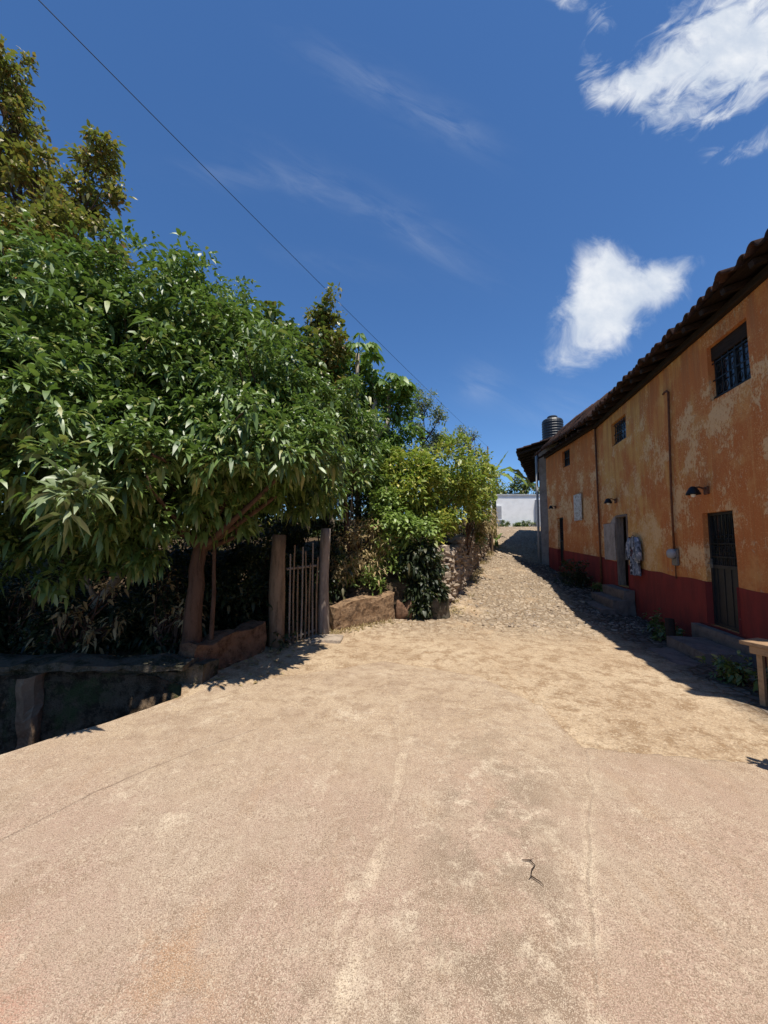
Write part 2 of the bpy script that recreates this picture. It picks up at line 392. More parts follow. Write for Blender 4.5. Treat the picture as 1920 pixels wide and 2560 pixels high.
def cellular(x, y, sc):
    x = x * sc; y = y * sc; ix, iy = np.floor(x), np.floor(y); best = np.full(x.shape, 9.)
    for a in (-1, 0, 1):
        for b in (-1, 0, 1):
            px = ix + a + _h(ix + a, iy + b, ix * 0, 11); py = iy + b + _h(ix + a, iy + b, ix * 0, 12)
            best = np.minimum(best, (px - x) ** 2 + (py - y) ** 2)
    return np.sqrt(best)
# the lane: dirt and cobbles, one strip between its two edges
sy = np.concatenate([np.arange(-8, 2, .5), np.arange(2, 11, .045), np.arange(11, 19, .08), np.arange(19, 60, .25)])
tt = np.linspace(0, 1, 110)
Y = np.repeat(sy[:, None], len(tt), 1); A = xL(Y) - .12; B = xR(Y) + .10
X = A + (B - A) * tt[None, :]
def pave_end(x): return np.where(x > 1.66, 3.33 - (x - 1.66) * .18, np.interp(x, [-4, -2.1, 0, 1.2, 1.60], [5.2, 4.55, 5.6, 5.0, 4.2]))
Zr = hroad(X, Y)
over = Y - pave_end(X) + .8 * fbm(X * 1.3, Y * 1.3, 0, 4, 21) * (X < 1.66)
off = np.where(X > 1.63, -.035 + .03 * sstep(.0, 1.5, over), -.05 + .075 * sstep(-1.2, 1.2, over))
Zr = Zr + off + .018 * fbm(X * 1.5, Y * 1.5, 0, 3, 31) + .010 * fbm(X * 7, Y * 7, 0, 3, 33) * sstep(-.3, .6, over)
cob = sstep(6.3, 9, Y) * sstep(-.25, .15, fbm(X * .7, Y * .7, 0, 3, 40) + .2)
Zr = Zr + cob * .045 * (np.clip(.62 - cellular(X, Y, 7.2), 0, .45)) / .45
V = np.stack([X, Y, Zr], -1).reshape(-1, 3); nx = len(tt)
i = np.arange(nx - 1)[None, :] + nx * np.arange(len(sy) - 1)[:, None]
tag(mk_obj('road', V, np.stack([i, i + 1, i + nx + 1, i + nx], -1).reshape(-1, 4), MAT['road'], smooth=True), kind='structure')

# the concrete slab in front: one sheet, its far edge dipping under the dirt, its left edge the rim of the ditch
py = np.concatenate([np.arange(-7, .8, .4), np.arange(.8, 6.4, .028)]); pt = np.linspace(0, 1, 230)
PY = np.repeat(py[:, None], len(pt), 1)
PA = np.where(PY > 4.41, -2.13 + (PY - 4.41) * .25, xL(np.minimum(PY, 4.41))); PB = np.maximum(4.40 + .2126 * PY, 3.2)
PX = PA + (PB - PA) * pt[None, :]
PX[:, 0] += .03 * vnoise(py * 4, py * 0, 0, 8)
pov = PY - pave_end(PX) - .03 * fbm(PX * 5, PY * 5, 0, 3, 44)
PZ = .004 * fbm(PX * 3, PY * 3, 0, 3, 61) + .008 * fbm(PX * .6, PY * .6, 0, 2, 62) - .14 * sstep(0, np.where(PX > 1.6, .035, .5), pov)
V = np.stack([PX, PY, PZ], -1).reshape(-1, 3); nx = len(pt); ny = len(py)
i = np.arange(nx - 1)[None, :] + nx * np.arange(ny - 1)[:, None]
F = np.stack([i, i + 1, i + nx + 1, i + nx], -1).reshape(-1, 4)
rim = np.arange(ny) * nx; base = len(V); low = V[rim] - np.array([-.02, 0, .20])
sk = np.array([[rim[k + 1], rim[k], base + k, base + k + 1] for k in range(ny - 1)])
tag(mk_obj('pavement', np.concatenate([V, low]), np.concatenate([F, sk]), MAT['pave'], smooth=False), kind='structure')

# ------------------------------------------------------------------ common materials
def simple(name, col, rough=.8, spec=.3, metal=0., var=.35, sc=8., bump=.3, dist=.01, stretch=(1, 1, 1), dark=None):
    def f(n):
        P = n.scale(n.obj(), stretch)
        a = n.noise(P, sc, 5, .65); b = n.noise(P, sc * 9, 3, .65)
        dk = dark or tuple(c * .45 for c in col)
        c = n.mix(n.m('MULTIPLY', n.ramp(a, .40, .68), var * 1.6, clamp=True), col, dk)
        c = n.mix(n.m('MULTIPLY', n.ramp(b, .48, .7), var), c, tuple(min(1, x * 1.35) for x in col))
        return pbsdf(n, c, rough, spec, metal, n.bump(n.m('ADD', a, n.m('MULTIPLY', b, .4)), bump, dist))
    return material(name, f)
MAT['wood'] = simple('weathered_wood', (.30, .19, .11), .8, .2, 0, .5, 3, .4, .008, (12, 1.2, 12))
MAT['bench'] = simple('bench_wood', (.33, .21, .12), .75, .25, 0, .4, 3, .3, .006, (14, 1.2, 14))
MAT['beam'] = simple('dark_beam', (.036, .024, .018), .85, .15, 0, .5, 3, .4, .01, (1.2, 10, 10))
MAT['metal'] = simple('painted_iron', (.028, .032, .036), .5, .4, .3, .35, 10, .15, .004)
MAT['irongrille'] = simple('iron_grille', (.014, .016, .018), .55, .4, .4, .3, 12, .15, .003)
MAT['rust'] = simple('rusty_pipe', (.16, .065, .032), .75, .3, .2, .5, 12, .3, .004)
MAT['grey'] = simple('grey_metal', (.22, .22, .21), .5, .4, .5, .4, 12, .2, .004)
MAT['stepconc'] = simple('step_concrete', (.18, .14, .12), .9, .2, 0, .45, 6, .5, .012)
MAT['void'] = simple('dark_room', (.015, .013, .012), .95, .05, 0, .2, 5, .1)
MAT['plastic'] = simple('black_tank_plastic', (.018, .022, .027), .45, .45, 0, .3, 3, .1)
MAT['stone'] = simple('field_stone', (.36, .29, .225), .92, .2, 0, .5, 5, .7, .02)
MAT['darkstone'] = simple('dark_mossy_stone', (.11, .092, .07), .95, .1, 0, .7, 5, .9, .04, dark=(.025, .028, .016))
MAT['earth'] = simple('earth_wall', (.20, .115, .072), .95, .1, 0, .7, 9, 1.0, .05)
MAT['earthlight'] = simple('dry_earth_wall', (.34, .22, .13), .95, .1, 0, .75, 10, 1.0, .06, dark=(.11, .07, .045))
MAT['bark'] = simple('brown_bark', (.10, .06, .042), .95, .1, 0, .55, 4, .9, .02, (4, 4, .8))
MAT['palebark'] = simple('pale_bark', (.38, .32, .25), .9, .15, 0, .5, 4, .6, .012, (4, 4, .8))
MAT['stalk'] = simple('dry_stalk', (.42, .33, .22), .9, .15, 0, .4, 6, .3, .004)
MAT['white'] = simple('white_paint', (.88, .87, .84), .8, .25, 0, .10, 2.5, .1, .01)
MAT['greypaint'] = simple('grey_paint', (.38, .38, .39), .8, .25, 0, .2, 3, .1, .01)
MAT['palewall'] = simple('pale_plaster', (.40, .345, .31), .9, .2, 0, .4, 3, .3, .01)
MAT['adobe'] = simple('bare_adobe', (.22, .15, .10), .95, .1, 0, .5, 3, .5, .02)

MAT['gatepost'] = simple('gate_post_wood', (.22, .155, .105), .92, .1, 0, .55, 3, .8, .02, (5, 5, .7))
MAT['greypost'] = simple('grey_post_wood', (.25, .205, .175), .92, .1, 0, .5, 3, .8, .02, (5, 5, .7))

def m_glass(n):
    return pbsdf(n, n.mix(n.ramp(n.noise(n.obj(), 3, 3), .4, .65), (.010, .013, .015), (.035, .04, .045)), .12, .6)
MAT['glass'] = material('dark_glass', m_glass)

def m_tile(n):
    P = n.obj(); x, y, z = n.sep(P)
    cell = n.comb(n.m('FLOOR', n.m('DIVIDE', x, .12)), n.m('FLOOR', n.m('DIVIDE', y, .38)), 0.0)
    wn = n.node('ShaderNodeTexWhiteNoise', noise_dimensions='3D'); n.l.new(cell, wn.inputs[0])
    a = n.noise(P, 6, 5, .65)
    c = n.mix(wn.outputs[0], (.050, .024, .016), (.085, .040, .026))
    c = n.mix(n.m('MULTIPLY', n.ramp(a, .42, .66), .85), c, (.035, .026, .022))
    c = n.mix(n.m('MULTIPLY', n.ramp(n.noise(P, 30, 4, .7), .58, .7), .35), c, (.24, .19, .15))
    return pbsdf(n, c, .92, .15, normal=n.bump(a, .4, .01))
MAT['tile'] = material('clay_tile', m_tile)

def m_plaster(n):
    P = n.obj(); x, y, z = n.sep(P)
    big = n.noise(P, .55, 5, .62, .4); mid = n.noise(P, 2.2, 6, .68); streak = n.noise(n.scale(P, (4.6, 1, .30)), 1.0, 6, .66)
    strk2 = n.noise(n.scale(P, (13, 1, .45)), 1.0, 4, .6)
    sp = n.noise(n.scale(P, (1, 1, .55)), 20, 6, .76); sp2 = n.noise(P, 46, 3, .7)
    ochre = (.68, .35, .108); red = (.57, .188, .060); pale = (.80, .55, .31)
    near = n.ramp(x, 5.0, 9.0, .11, 0.0)          # the near end was repainted redder
    far = n.ramp(x, 11.5, 12.6, 0.0, .05)
    f = n.ramp(n.m('ADD', n.m('ADD', n.m('MULTIPLY', big, .55), n.m('MULTIPLY', streak, .45)), n.m('ADD', near, far)), .43, .57)
    c = n.mix(f, ochre, red)
    c = n.mix(n.m('MULTIPLY', n.ramp(strk2, .52, .70), .5), c, (.46, .18, .065))
    c = n.mix(n.m('MULTIPLY', n.ramp(strk2, .30, .45, .30, 0), 1.0), c, (.70, .45, .19))
    # flaked, sandy patches: sparse high up, dense around the middle of the wall
    band = n.m('MULTIPLY', n.ramp(z, .7, 1.6), n.ramp(z, 3.4, 5.0, 1, .15))
    zone = n.m('ADD', n.m('MULTIPLY', n.ramp(n.noise(P, .9, 4, .6), .40, .60), .11), n.m('MULTIPLY', band, .05))
    fl = n.ramp(n.m('ADD', n.m('ADD', n.m('MULTIPLY', sp, .6), n.m('MULTIPLY', mid, .4)), zone), .615, .665)
    c = n.mix(n.m('MULTIPLY', n.ramp(n.noise(P, 1.4, 6, .7), .50, .66), .38), c, (.78, .46, .17))
    c = n.mix(n.m('MULTIPLY', fl, .80), c, pale)
    chip = n.ramp(n.m('ADD', n.noise(P, 7.5, 7, .72), n.m('MULTIPLY', n.ramp(z, 2.6, 1.0), .03)), .635, .65)
    c = n.mix(n.m('MULTIPLY', chip, .8), c, (.50, .34, .22))
    fl2 = n.ramp(n.m('ADD', sp2, zone), .63, .70)
    c = n.mix(n.m('MULTIPLY', fl2, .45), c, (.84, .52, .22))
    c = n.mix(n.m('MULTIPLY', n.ramp(n.noise(P, 28, 4, .7), .58, .68), .45), c, (.36, .12, .045))
    # rain dirt under the eave
    dr = n.m('MULTIPLY', n.ramp(z, 4.2, 5.4), n.ramp(streak, .40, .62))
    c = n.mix(n.m('MULTIPLY', dr, .5), c, (.32, .16, .08))
    hh = n.m('ADD', n.m('MULTIPLY', fl, -.8), n.m('ADD', mid, n.m('MULTIPLY', sp, .5)))
    return pbsdf(n, c, .93, .15, normal=n.bump(hh, .45, .015))
MAT['plaster'] = material('ochre_plaster', m_plaster)
def m_dado(n):
    P = n.obj(); x, y, z = n.sep(P)
    a = n.noise(n.scale(P, (3, 1, .8)), 1.3, 6, .66); b = n.noise(P, 14, 6, .74)
    c = n.mix(n.ramp(a, .38, .66), (.25, .040, .032), (.17, .034, .028))
    c = n.mix(n.m('MULTIPLY', n.ramp(n.m('ADD', b, n.ramp(z, .5, -.3, 0, .06)), .655, .70), .75), c, (.40, .27, .20))
    c = n.mix(n.m('MULTIPLY', n.ramp(n.m('ADD', n.m('MULTIPLY', a, .3), z), .15, -.25, 0, .75), n.ramp(b, .35, .6)), c, (.10, .075, .055))
    return pbsdf(n, c, .9, .2, normal=n.bump(n.m('ADD', a, b), .4, .012))
MAT['dado'] = material('dark_red_dado', m_dado)

# ------------------------------------------------------------------ houses on the right
def wall_off(s, z): return .030 * fbm(s * .45, z * .45, 0, 2, 71) + .010 * fbm(s * 2.2, z * 2.2, 0, 3, 72)
def breaks(a, b, step, extra):
    g = list(np.arange(a, b, step)) + [b] + [e for e in extra if a < e < b]
    g = sorted(g); r = [g[0]]
    for q in g[1:]:
        if q - r[-1] > .02 or q in extra or q == b:
            if q - r[-1] < .02 and r[-1] not in extra and len(r) > 1: r.pop()
            if q - r[-1] > 1e-6: r.append(q)
    return r
def pierced(mb, s0, s1, zlo, ztop, ops, proud=0.0, depth=.26, step=.16, reveal_z=None):
    """front face of a wall (local x along, y out, z up) with openings (s0,s1,z0,z1,depth) and their reveals"""
    S = breaks(s0, s1, step, [o[0] for o in ops] + [o[1] for o in ops]); nz = 34 if proud == 0 else 14
    zt = ztop if callable(ztop) else (lambda s: ztop)
    zs_all = None
    if not callable(ztop): Z = breaks(zlo, ztop, step, [o[2] for o in ops] + [o[3] for o in ops])
    idx = {}; V = []; F = []
    def vid(i, j, s, z):
        if (i, j) not in idx:
            idx[(i, j)] = len(V); V.append((s, float(wall_off(np.array([s]), np.array([z]))[0]) + proud, z))
        return idx[(i, j)]
    if not callable(ztop):
        for i in range(len(S) - 1):
            for j in range(len(Z) - 1):
                cs, cz = (S[i] + S[i + 1]) / 2, (Z[j] + Z[j + 1]) / 2
                if any(o[0] < cs < o[1] and o[2] < cz < o[3] for o in ops): continue
                F.append((vid(i, j, S[i], Z[j]), vid(i, j + 1, S[i], Z[j + 1]), vid(i + 1, j + 1, S[i + 1], Z[j + 1]), vid(i + 1, j, S[i + 1], Z[j])))
    else:
        for i in range(len(S) - 1):
            cs = (S[i] + S[i + 1]) / 2; lo = zlo; hi_cut = None
            for o in ops:
                if o[0] < cs < o[1]: hi_cut = o[2]
            for j in range(nz):
                q = []
                for (ii, jj) in ((i, j), (i, j + 1), (i + 1, j + 1), (i + 1, j)):
                    top = hi_cut if hi_cut is not None else float(zt(S[ii])); z = zlo + (top - zlo) * jj / nz
                    q.append(vid((ii, hi_cut), jj, S[ii], z))
                F.append(tuple(q))
    mb.add(V, F)
    for o in ops:
        a, b, z0, z1, dp = o; t1 = z1
        nn = 8
        def pt(s, z, d): return (s, float(wall_off(np.array([s]), np.array([z]))[0]) + proud - d, z)
        if callable(ztop):
            for s, sg in ((a, 1), (b, -1)):
                top = float(zt(s)); e = .004 * sg
                if top > z0: mb.add([(s + e, .03, z0), (s + e, -dp, z0), (s + e, -dp, top), (s + e, .03 - .004, top)], [(0, 1, 2, 3)])
            continue
        edges = [[(a, z0 + (z1 - z0) * k / nn) for k in range(nn + 1)], [(b, z0 + (z1 - z0) * k / nn) for k in range(nn + 1)],
                 [(a + (b - a) * k / nn, z1) for k in range(nn + 1)], [(a + (b - a) * k / nn, z0) for k in range(nn + 1)]]
        for e in edges:
            VV = []
            for s, z in e: VV += [pt(s, z, 0), (s, -dp, z)]
            mb.add(VV, [(2 * k, 2 * k + 1, 2 * k + 3, 2 * k + 2) for k in range(nn)])

def tile_roof(root, s0, s1, y_eave, z_eave, pitch, y_ridge, seed, mat, back=4.5, jag=.035, flip=1):
    rng = np.random.default_rng(seed); per = .235; ncol = int(round((s1 - s0) / per)); per = (s1 - s0) / ncol
    sub = 10; xs_ = np.linspace(s0, s1, ncol * sub + 1); rl = .37
    run = y_eave - y_ridge; nr = max(2, int(math.ceil(run / rl))); rows = []
    cj = rng.normal(0, jag, ncol + 1); cz = rng.normal(0, .012, ncol + 1)
    ci = np.clip(((xs_ - s0) / per).astype(int), 0, ncol); ph = ((xs_ - s0) / per) % 1.0
    prof = np.where(ph < .62, .075 * np.sqrt(np.clip(1 - ((ph - .31) / .31) ** 2, 0, 1)), -.028 * np.sqrt(np.clip(1 - ((ph - .81) / .19) ** 2, 0, 1)))
    sag = .05 * np.array(fbm(xs_ * .25, xs_ * 0 + seed, 0, 3, seed))
    V = []
    for r in range(nr):
        rj = rng.normal(0, .012, ncol + 1)
        for e in (0, 1):
            y = y_eave - r * rl - e * (rl - .002); y = max(y, y_ridge)
            lift = (.030 if e == 0 else .0)
            yy = y + (cj[ci] * (ph < .62) + cj[ci] * .3 * (ph >= .62) if r == 0 and e == 0 else rj[ci] * (e == 0))
            zz = z_eave + pitch * (y_eave - yy) + prof + lift + cz[ci] + sag
            V.append(np.stack([xs_, yy, zz], -1))
    m = len(xs_); Vv = np.concatenate(V); i = np.arange(m - 1)[None, :] + m * np.arange(len(V) - 1)[:, None]
    Fq = np.stack([i, i + 1, i + m + 1, i + m], -1).reshape(-1, 4)
    # far slope
    zr = z_eave + pitch * run
    b0 = len(Vv); Vv = np.concatenate([Vv, np.array([[s0, y_ridge, zr + .05], [s1, y_ridge, zr + .05], [s1, y_ridge - back, zr - back * .32], [s0, y_ridge - back, zr - back * .32]])])
    Fq = np.concatenate([Fq, np.array([[b0, b0 + 1, b0 + 2, b0 + 3]])])
    o = mk_obj('roof', Vv, Fq, mat, root, smooth=False)
    md = o.modifiers.new('thick', 'SOLIDIFY'); md.thickness = .028; md.offset = -1
    return o

def shell(root, s0, s1, depth, z0, zt, pitch, y_e, z_e, y_r, floor):
    """end walls, back wall and floor of a house so that it is dark inside"""
    mb = MB(); y0 = -.02; yb = -depth
    zr = z_e + pitch * (y_e - y_r) - .08
    for s in (s0, s1):
        mb.add([(s, y0, z0), (s, yb, z0), (s, yb, zt - .4), (s, y_r, zr), (s, y0, zt + .02)], [(0, 1, 2, 3, 4)])
    mb.add([(s0, yb, z0), (s1, yb, z0), (s1, yb, zt - .4), (s0, yb, zt - .4)], [(0, 1, 2, 3)])
    mb.add([(s0, y0 - .3, floor), (s1, y0 - .3, floor), (s1, yb, floor), (s0, yb, floor)], [(0, 1, 2, 3)])
    mb.build('shell', MAT['adobe'], root)

def house_local(px, py, ux, uy): return math.atan2(uy, ux), Vector((px, py, 0))

def iron_door(root, a, b, z0, z1, d, split=.52, panes=True):
    """iron door leaf: frame, solid lower panel, bars and scrollwork above a dark pane"""
    f = MB(); w = .05; y0, y1 = -d - .02, -d + .03
    f.box(a, a + w, y0, y1, z0, z1); f.box(b - w, b, y0, y1, z0, z1)
    f.box(a + w, b - w, y0, y1, z1 - w, z1); f.box(a + w, b - w, y0, y1, z0, z0 + w)
    zm = z0 + (z1 - z0) * split
    f.box(a + w, b - w, y0, y1, zm - .03, zm + .03)
    dr = f.build('door', MAT['metal'], root)
    p = MB(); p.box(a + w, b - w, -d - .012, -d + .008, z0 + w, zm - .03)
    nrib = 4
    for k in range(nrib):
        x = a + w + (b - a - 2 * w) * (k + .5) / nrib; p.box(x - .012, x + .012, -d + .008, -d + .018, z0 + w, zm - .03)
    p.build('lower_panel', MAT['metal'], dr)
    g = MB(); g.box(a + w, b - w, -d - .016, -d - .008, zm + .03, z1 - w); g.build('pane', MAT['glass'], dr)
    q = MB(); nb = 7
    for k in range(nb):
        x = a + w + (b - a - 2 * w) * (k + .5) / nb; q.box(x - .007, x + .007, -d + .004, -d + .018, zm + .03, z1 - w)
    zq = zm + (z1 - zm) * .42
    for z in (zq, zm + (z1 - zm) * .18): q.box(a + w, b - w, -d + .018, -d + .026, z - .012, z + .012)
    for k in range(nb - 1):                                       # scrolls
        x = a + w + (b - a - 2 * w) * (k + 1) / nb
        for zc, rr in ((zq - .09, .045), (zq + .12, .04)):
            q.tube([(x + rr * math.cos(t), -d + .016, zc + rr * math.sin(t)) for t in np.linspace(0, 5.4, 12)], .006, 5)
    q.build('grille', MAT['irongrille'], dr)
    h = MB(); h.box(b - w - .02, b - .01, -d + .03, -d + .045, z0 + 1.0, z0 + 1.16); h.tube([(b - .04, -d + .045, z0 + 1.08), (b - .04, -d + .085, z0 + 1.08), (b - .14, -d + .085, z0 + 1.08)], .009, 6)
    h.build('handle', MAT['grey'], dr)
    return dr
def barred_window(root, a, b, z0, z1, d, lintel=0.0, nb=6, frame=None):
    f = MB(); w = .045; y0, y1 = -d - .02, -d + .03
    f.box(a, a + w, y0, y1, z0, z1); f.box(b - w, b, y0, y1, z0, z1); f.box(a + w, b - w, y0, y1, z0, z0 + w); f.box(a + w, b - w, y0, y1, z1 - w, z1)
    f.box((a + b) / 2 - .02, (a + b) / 2 + .02, y0 + .004, y1 - .004, z0 + w, z1 - w)
    wd = f.build('window', frame or MAT['metal'], root)
    g = MB(); g.box(a + w, b - w, -d - .016, -d - .008, z0 + w, z1 - w); g.build('pane', MAT['glass'], wd)
    top = z1 - lintel
    if lintel:
        l = MB(); l.box(a + .002, b - .002, -d + .032, -d + .07, z1 - lintel, z1 - .002, .004); l.build('lintel_board', MAT['beam'], wd)
    q = MB()
    for k in range(nb):
        x = a + (b - a) * (k + .5) / nb; q.box(x - .008, x + .008, -d + .045, -d + .061, z0 + .002, top)
    for t in (.08, .5, .92):
        z = z0 + (top - z0) * t; q.box(a + .002, b - .002, -d + .061, -d + .069, z - .011, z + .011)
    if nb > 4:
        for k in range(nb - 1):
            x = a + (b - a) * (k + 1) / nb
            for zc in (z0 + (top - z0) * .24, z0 + (top - z0) * .73):
                q.tube([(x + .05 * math.cos(t), -d + .062, zc + .07 * math.sin(t)) for t in np.linspace(0, 6.28, 13)], .0065, 5)
    q.build('grille', MAT['irongrille'], wd)
    return wd
def porch_lamp(root, s, z, sc=1.0):
    b = MB(); b.box(s - .05 * sc, s + .05 * sc, .02, .05, z - .05 * sc, z + .07 * sc, .006)
    b.tube([(s, .05, z + .03 * sc), (s, .13 * sc, z + .07 * sc), (s, .20 * sc, z + .05 * sc)], .013 * sc, 6)
    l = b.build('wall_lamp', MAT['rust'], root)
    m = MB(); m.lathe([(.02 * sc, .08 * sc), (.05 * sc, .06 * sc), (.095 * sc, -.03 * sc), (.10 * sc, -.05 * sc), (.088 * sc, -.05 * sc), (.045 * sc, .04 * sc)], (s, .21 * sc, z), 14)
    m.build('lamp_shade', MAT['irongrille'], l, True)
    g = MB(); g.lathe([(.015, .0), (.035 * sc, -.03 * sc), (.03 * sc, -.075 * sc), (.008, -.09 * sc)], (s, .21 * sc, z), 10); g.build('bulb', MAT['white'], l, True)

# ---- nearer house
ang1, P1 = house_local(4.318, 0, .208, .978)
H1 = empty('adobe_house', P1, 'long ochre house nearest on the right, with barred windows, iron door and dark red dado', 'house', rz=ang1)
WT = 5.42
ops1 = [(6.33, 7.16, .24, 2.22, .15), (5.72, 6.72, 4.15, 5.11, .20), (10.26, 11.32, 4.47, 5.13, .20), (10.53, 11.35, .48, 2.46, .17)]
E1 = 12.68
mb = MB(); pierced(mb, -4.5, E1, -.9, WT, ops1); mb.build('wall', MAT['plaster'], H1)
dz = lambda s: np.interp(s, [0, 5, 7.2, 9.5, 11.5, 12.7], [.95, .97, .985, 1.04, 1.15, 1.23]) + .02 * vnoise(np.array([s * 1.7]), np.array([0.]), 0, 3)[0]
mb = MB(); pierced(mb, -4.5, E1 - .003, -.9, dz, [ops1[0], ops1[3]], proud=.006); mb.build('dado', MAT['dado'], H1)
shell(H1, 3.2, E1, 8.0, -.9, WT, .30, .42, 5.60, -3.8, .2)
nw = MB(); nw.box(-4.5, 3.19, -8.0, -.08, -.9, WT); nw.build('near_block', MAT['adobe'], H1)
fr = MB(); fr.box(-4.5, 3.18, -8.0, -.06, WT + .004, WT + .16, .02); fr.build('flat_roof', MAT['stepconc'], H1)
tile_roof(H1, 3.2, E1 + .1, .42, 5.56, .30, -3.8, 3, MAT['tile'])
pl = MB(); pl.box(3.2, E1 - .01, -.25, .10, WT - .02, WT + .10, .01); pl.build('wall_plate', MAT['beam'], H1)
rf0 = MB(); rf0.box(-.045, .045, -3.6, .37, 0, .09, .006)
raf = None; s = 3.35
while s < E1 - .1:
    if raf is None:
        raf = rf0.build('rafter', MAT['beam'], H1); o = raf
    else:
        o = raf.copy(); COL.objects.link(o); o.parent = H1
    o.rotation_euler = (-math.atan(.30), 0, 0); o.location = (s + random.uniform(-.04, .04), 0, WT + .115); s += .56
sf = MB(); sf.add([(3.22, .40, 5.54), (E1, .40, 5.54), (E1, -3.7, 5.54 + .30 * 4.1), (3.22, -3.7, 5.54 + .30 * 4.1)], [(0, 1, 2, 3)]); sf.build('soffit_board', MAT['beam'], H1)
iron_door(H1, 6.33, 7.16, .24, 2.22, .11)
barred_window(H1, 5.72, 6.72, 4.15, 5.11, .13, .24)
barred_window(H1, 10.26, 11.32, 4.47, 5.13, .13, 0, 7)
porch_lamp(H1, 6.93, 2.60, 1.15); porch_lamp(H1, 11.15, 2.86, 1.1)
c = MB(); c.tube([(8.10, .05, 1.50), (8.09, .05, 2.6), (7.97, .05, 4.81), (8.02, .055, 4.86), (8.10, .06, 4.86), (8.16, .06, 4.84)], .022, 8); c.build('conduit', MAT['rust'], H1, True)
me_ = MB(); me_.box(8.0, 8.2, .02, .06, 1.22, 1.56, .01); me_.build('electric_meter', MAT['grey'], H1)
mt = H1.children[-1]
g = MB()
for k, (r, y) in enumerate([(.10, .06), (.10, .12), (.085, .15), (.02, .165)]): pass
M_ = Matrix.Translation((8.1, .06, 1.46)) @ Matrix.Rotation(R(-90), 4, 'X')
gm = MB(); gm.lathe([(.10, 0), (.10, .06), (.085, .10), (.03, .115)], (0, 0, 0), 18); gm.V = [tuple(M_ @ Vector(v)) for v in gm.V]; gm.build('meter_glass', MAT['greypaint'], mt, True)
cd = MB(); cd.tube([(8.1, .04, 1.22), (8.12, .035, 1.1), (8.13, .03, .95)], .012, 6); cd.build('cable', MAT['rust'], mt)
dn = MB(); dn.tube([(E1 - .12, .05, 5.4), (E1 - .11, .05, 1.3), (E1 - .10, .05, .1)], .03, 8); dn.build('downpipe', MAT['rust'], H1, True)
jm = MB(); jm.box(11.36, 12.25, .016, .028, 1.17, 2.25, .004); jm.build('whitewash_patch', MAT['palewall'], H1)
o = jm = H1.children[-1]
# ragged outline for the whitewash
me = o.data; me.clear_geometry()
pts = [(11.355, 1.19), (11.8, 1.20), (12.17, 1.21), (12.20, 1.6), (12.02, 2.0), (11.84, 2.2), (11.66, 2.33), (11.5, 2.42), (11.355, 2.46)]
vv = [(s_, float(wall_off(np.array([s_]), np.array([z_]))[0]) + yy, z_) for yy in (.004, .010) for s_, z_ in pts]
k_ = len(pts); me.from_pydata(vv, [], [tuple(range(k_ - 1, -1, -1)), tuple(range(k_, 2 * k_))] + [(i_, (i_ + 1) % k_, k_ + (i_ + 1) % k_, k_ + i_) for i_ in range(k_)])
me.materials.clear(); me.materials.append(MAT['palewall']); me.update()
dl = MB(); dl.box(11.30, 11.343, -.19, .004, .49, 2.44, .004); dl.box(10.535, 10.578, -.19, .004, .49, 2.44, .004); dl.box(10.58, 11.298, -.19, .004, 2.40, 2.455, .004); dl.build('door_frame', MAT['greypost'], H1)
dl = MB(); dl.box(10.54, 10.58, -1.0, -.20, .5, 2.40, .004)
dl.build('door', MAT['wood'], H1)

# ---- second house
ang2, P2 = house_local(6.95, 12.4, .0788, .9969)
H2 = empty('adobe_house', P2, 'far ochre house with small dark window, white wall notice and steep tiled roof', 'house', rz=ang2)
E2 = 4.75
ops2 = [(2.2, 2.9, 4.66, 5.32, .2), (3.06, 3.66, .69, 2.70, .18)]
mb = MB(); pierced(mb, .005, E2, -.7, WT + .03, ops2); mb.build('wall', MAT['plaster'], H2)
dz2 = lambda s: np.interp(s, [0, 2.9, 4.75], [1.22, 1.36, 1.48])
mb = MB(); pierced(mb, .008, E2 - .003, -.7, dz2, [ops2[1]], proud=.006); mb.build('dado', MAT['dado'], H2)
shell(H2, .01, E2, 5.5, -.7, WT, .95, .46, 5.55, -1.0, .65)
tile_roof(H2, -.35, E2 + .30, .48, 5.55, .95, -1.0, 9, MAT['tile'], back=4.2)
rf = MB(); raf = None; s = .2
rb = MB(); rb.box(-.04, .04, -1.2, .52, 0, .08, .006)
while s < E2:
    if raf is None: raf = rb.build('rafter', MAT['beam'], H2); o = raf
    else: o = raf.copy(); COL.objects.link(o); o.parent = H2
    o.rotation_euler = (-math.atan(.5), 0, 0); o.location = (s, 0, WT + .16); s += .52
pl = MB(); pl.box(.02, E2 - .01, -.25, .10, WT + .03, WT + .16, .01); pl.build('wall_plate', MAT['beam'], H2)
iron_door(H2, 3.06, 3.66, .69, 2.70, .12)
barred_window(H2, 2.2, 2.9, 4.66, 5.32, .13, 0, 4)
porch_lamp(H2, 3.75, 3.15, 1.0)
def m_notice(n):
    P = n.obj(); x, y, z = n.sep(P)
    blot = n.ramp(n.noise(P, 11, 4, .7), .50, .60); c = n.mix(n.m('MULTIPLY', blot, .75), (.62, .60, .55), (.30, .22, .15))
    return pbsdf(n, c, .8, .2)
MAT['notice'] = material('faded_notice', m_notice)
nb = MB(); nb.box(1.18, 1.80, .035, .06, 2.47, 3.43, .004); nb.build('wall_notice', MAT['notice'], H2)

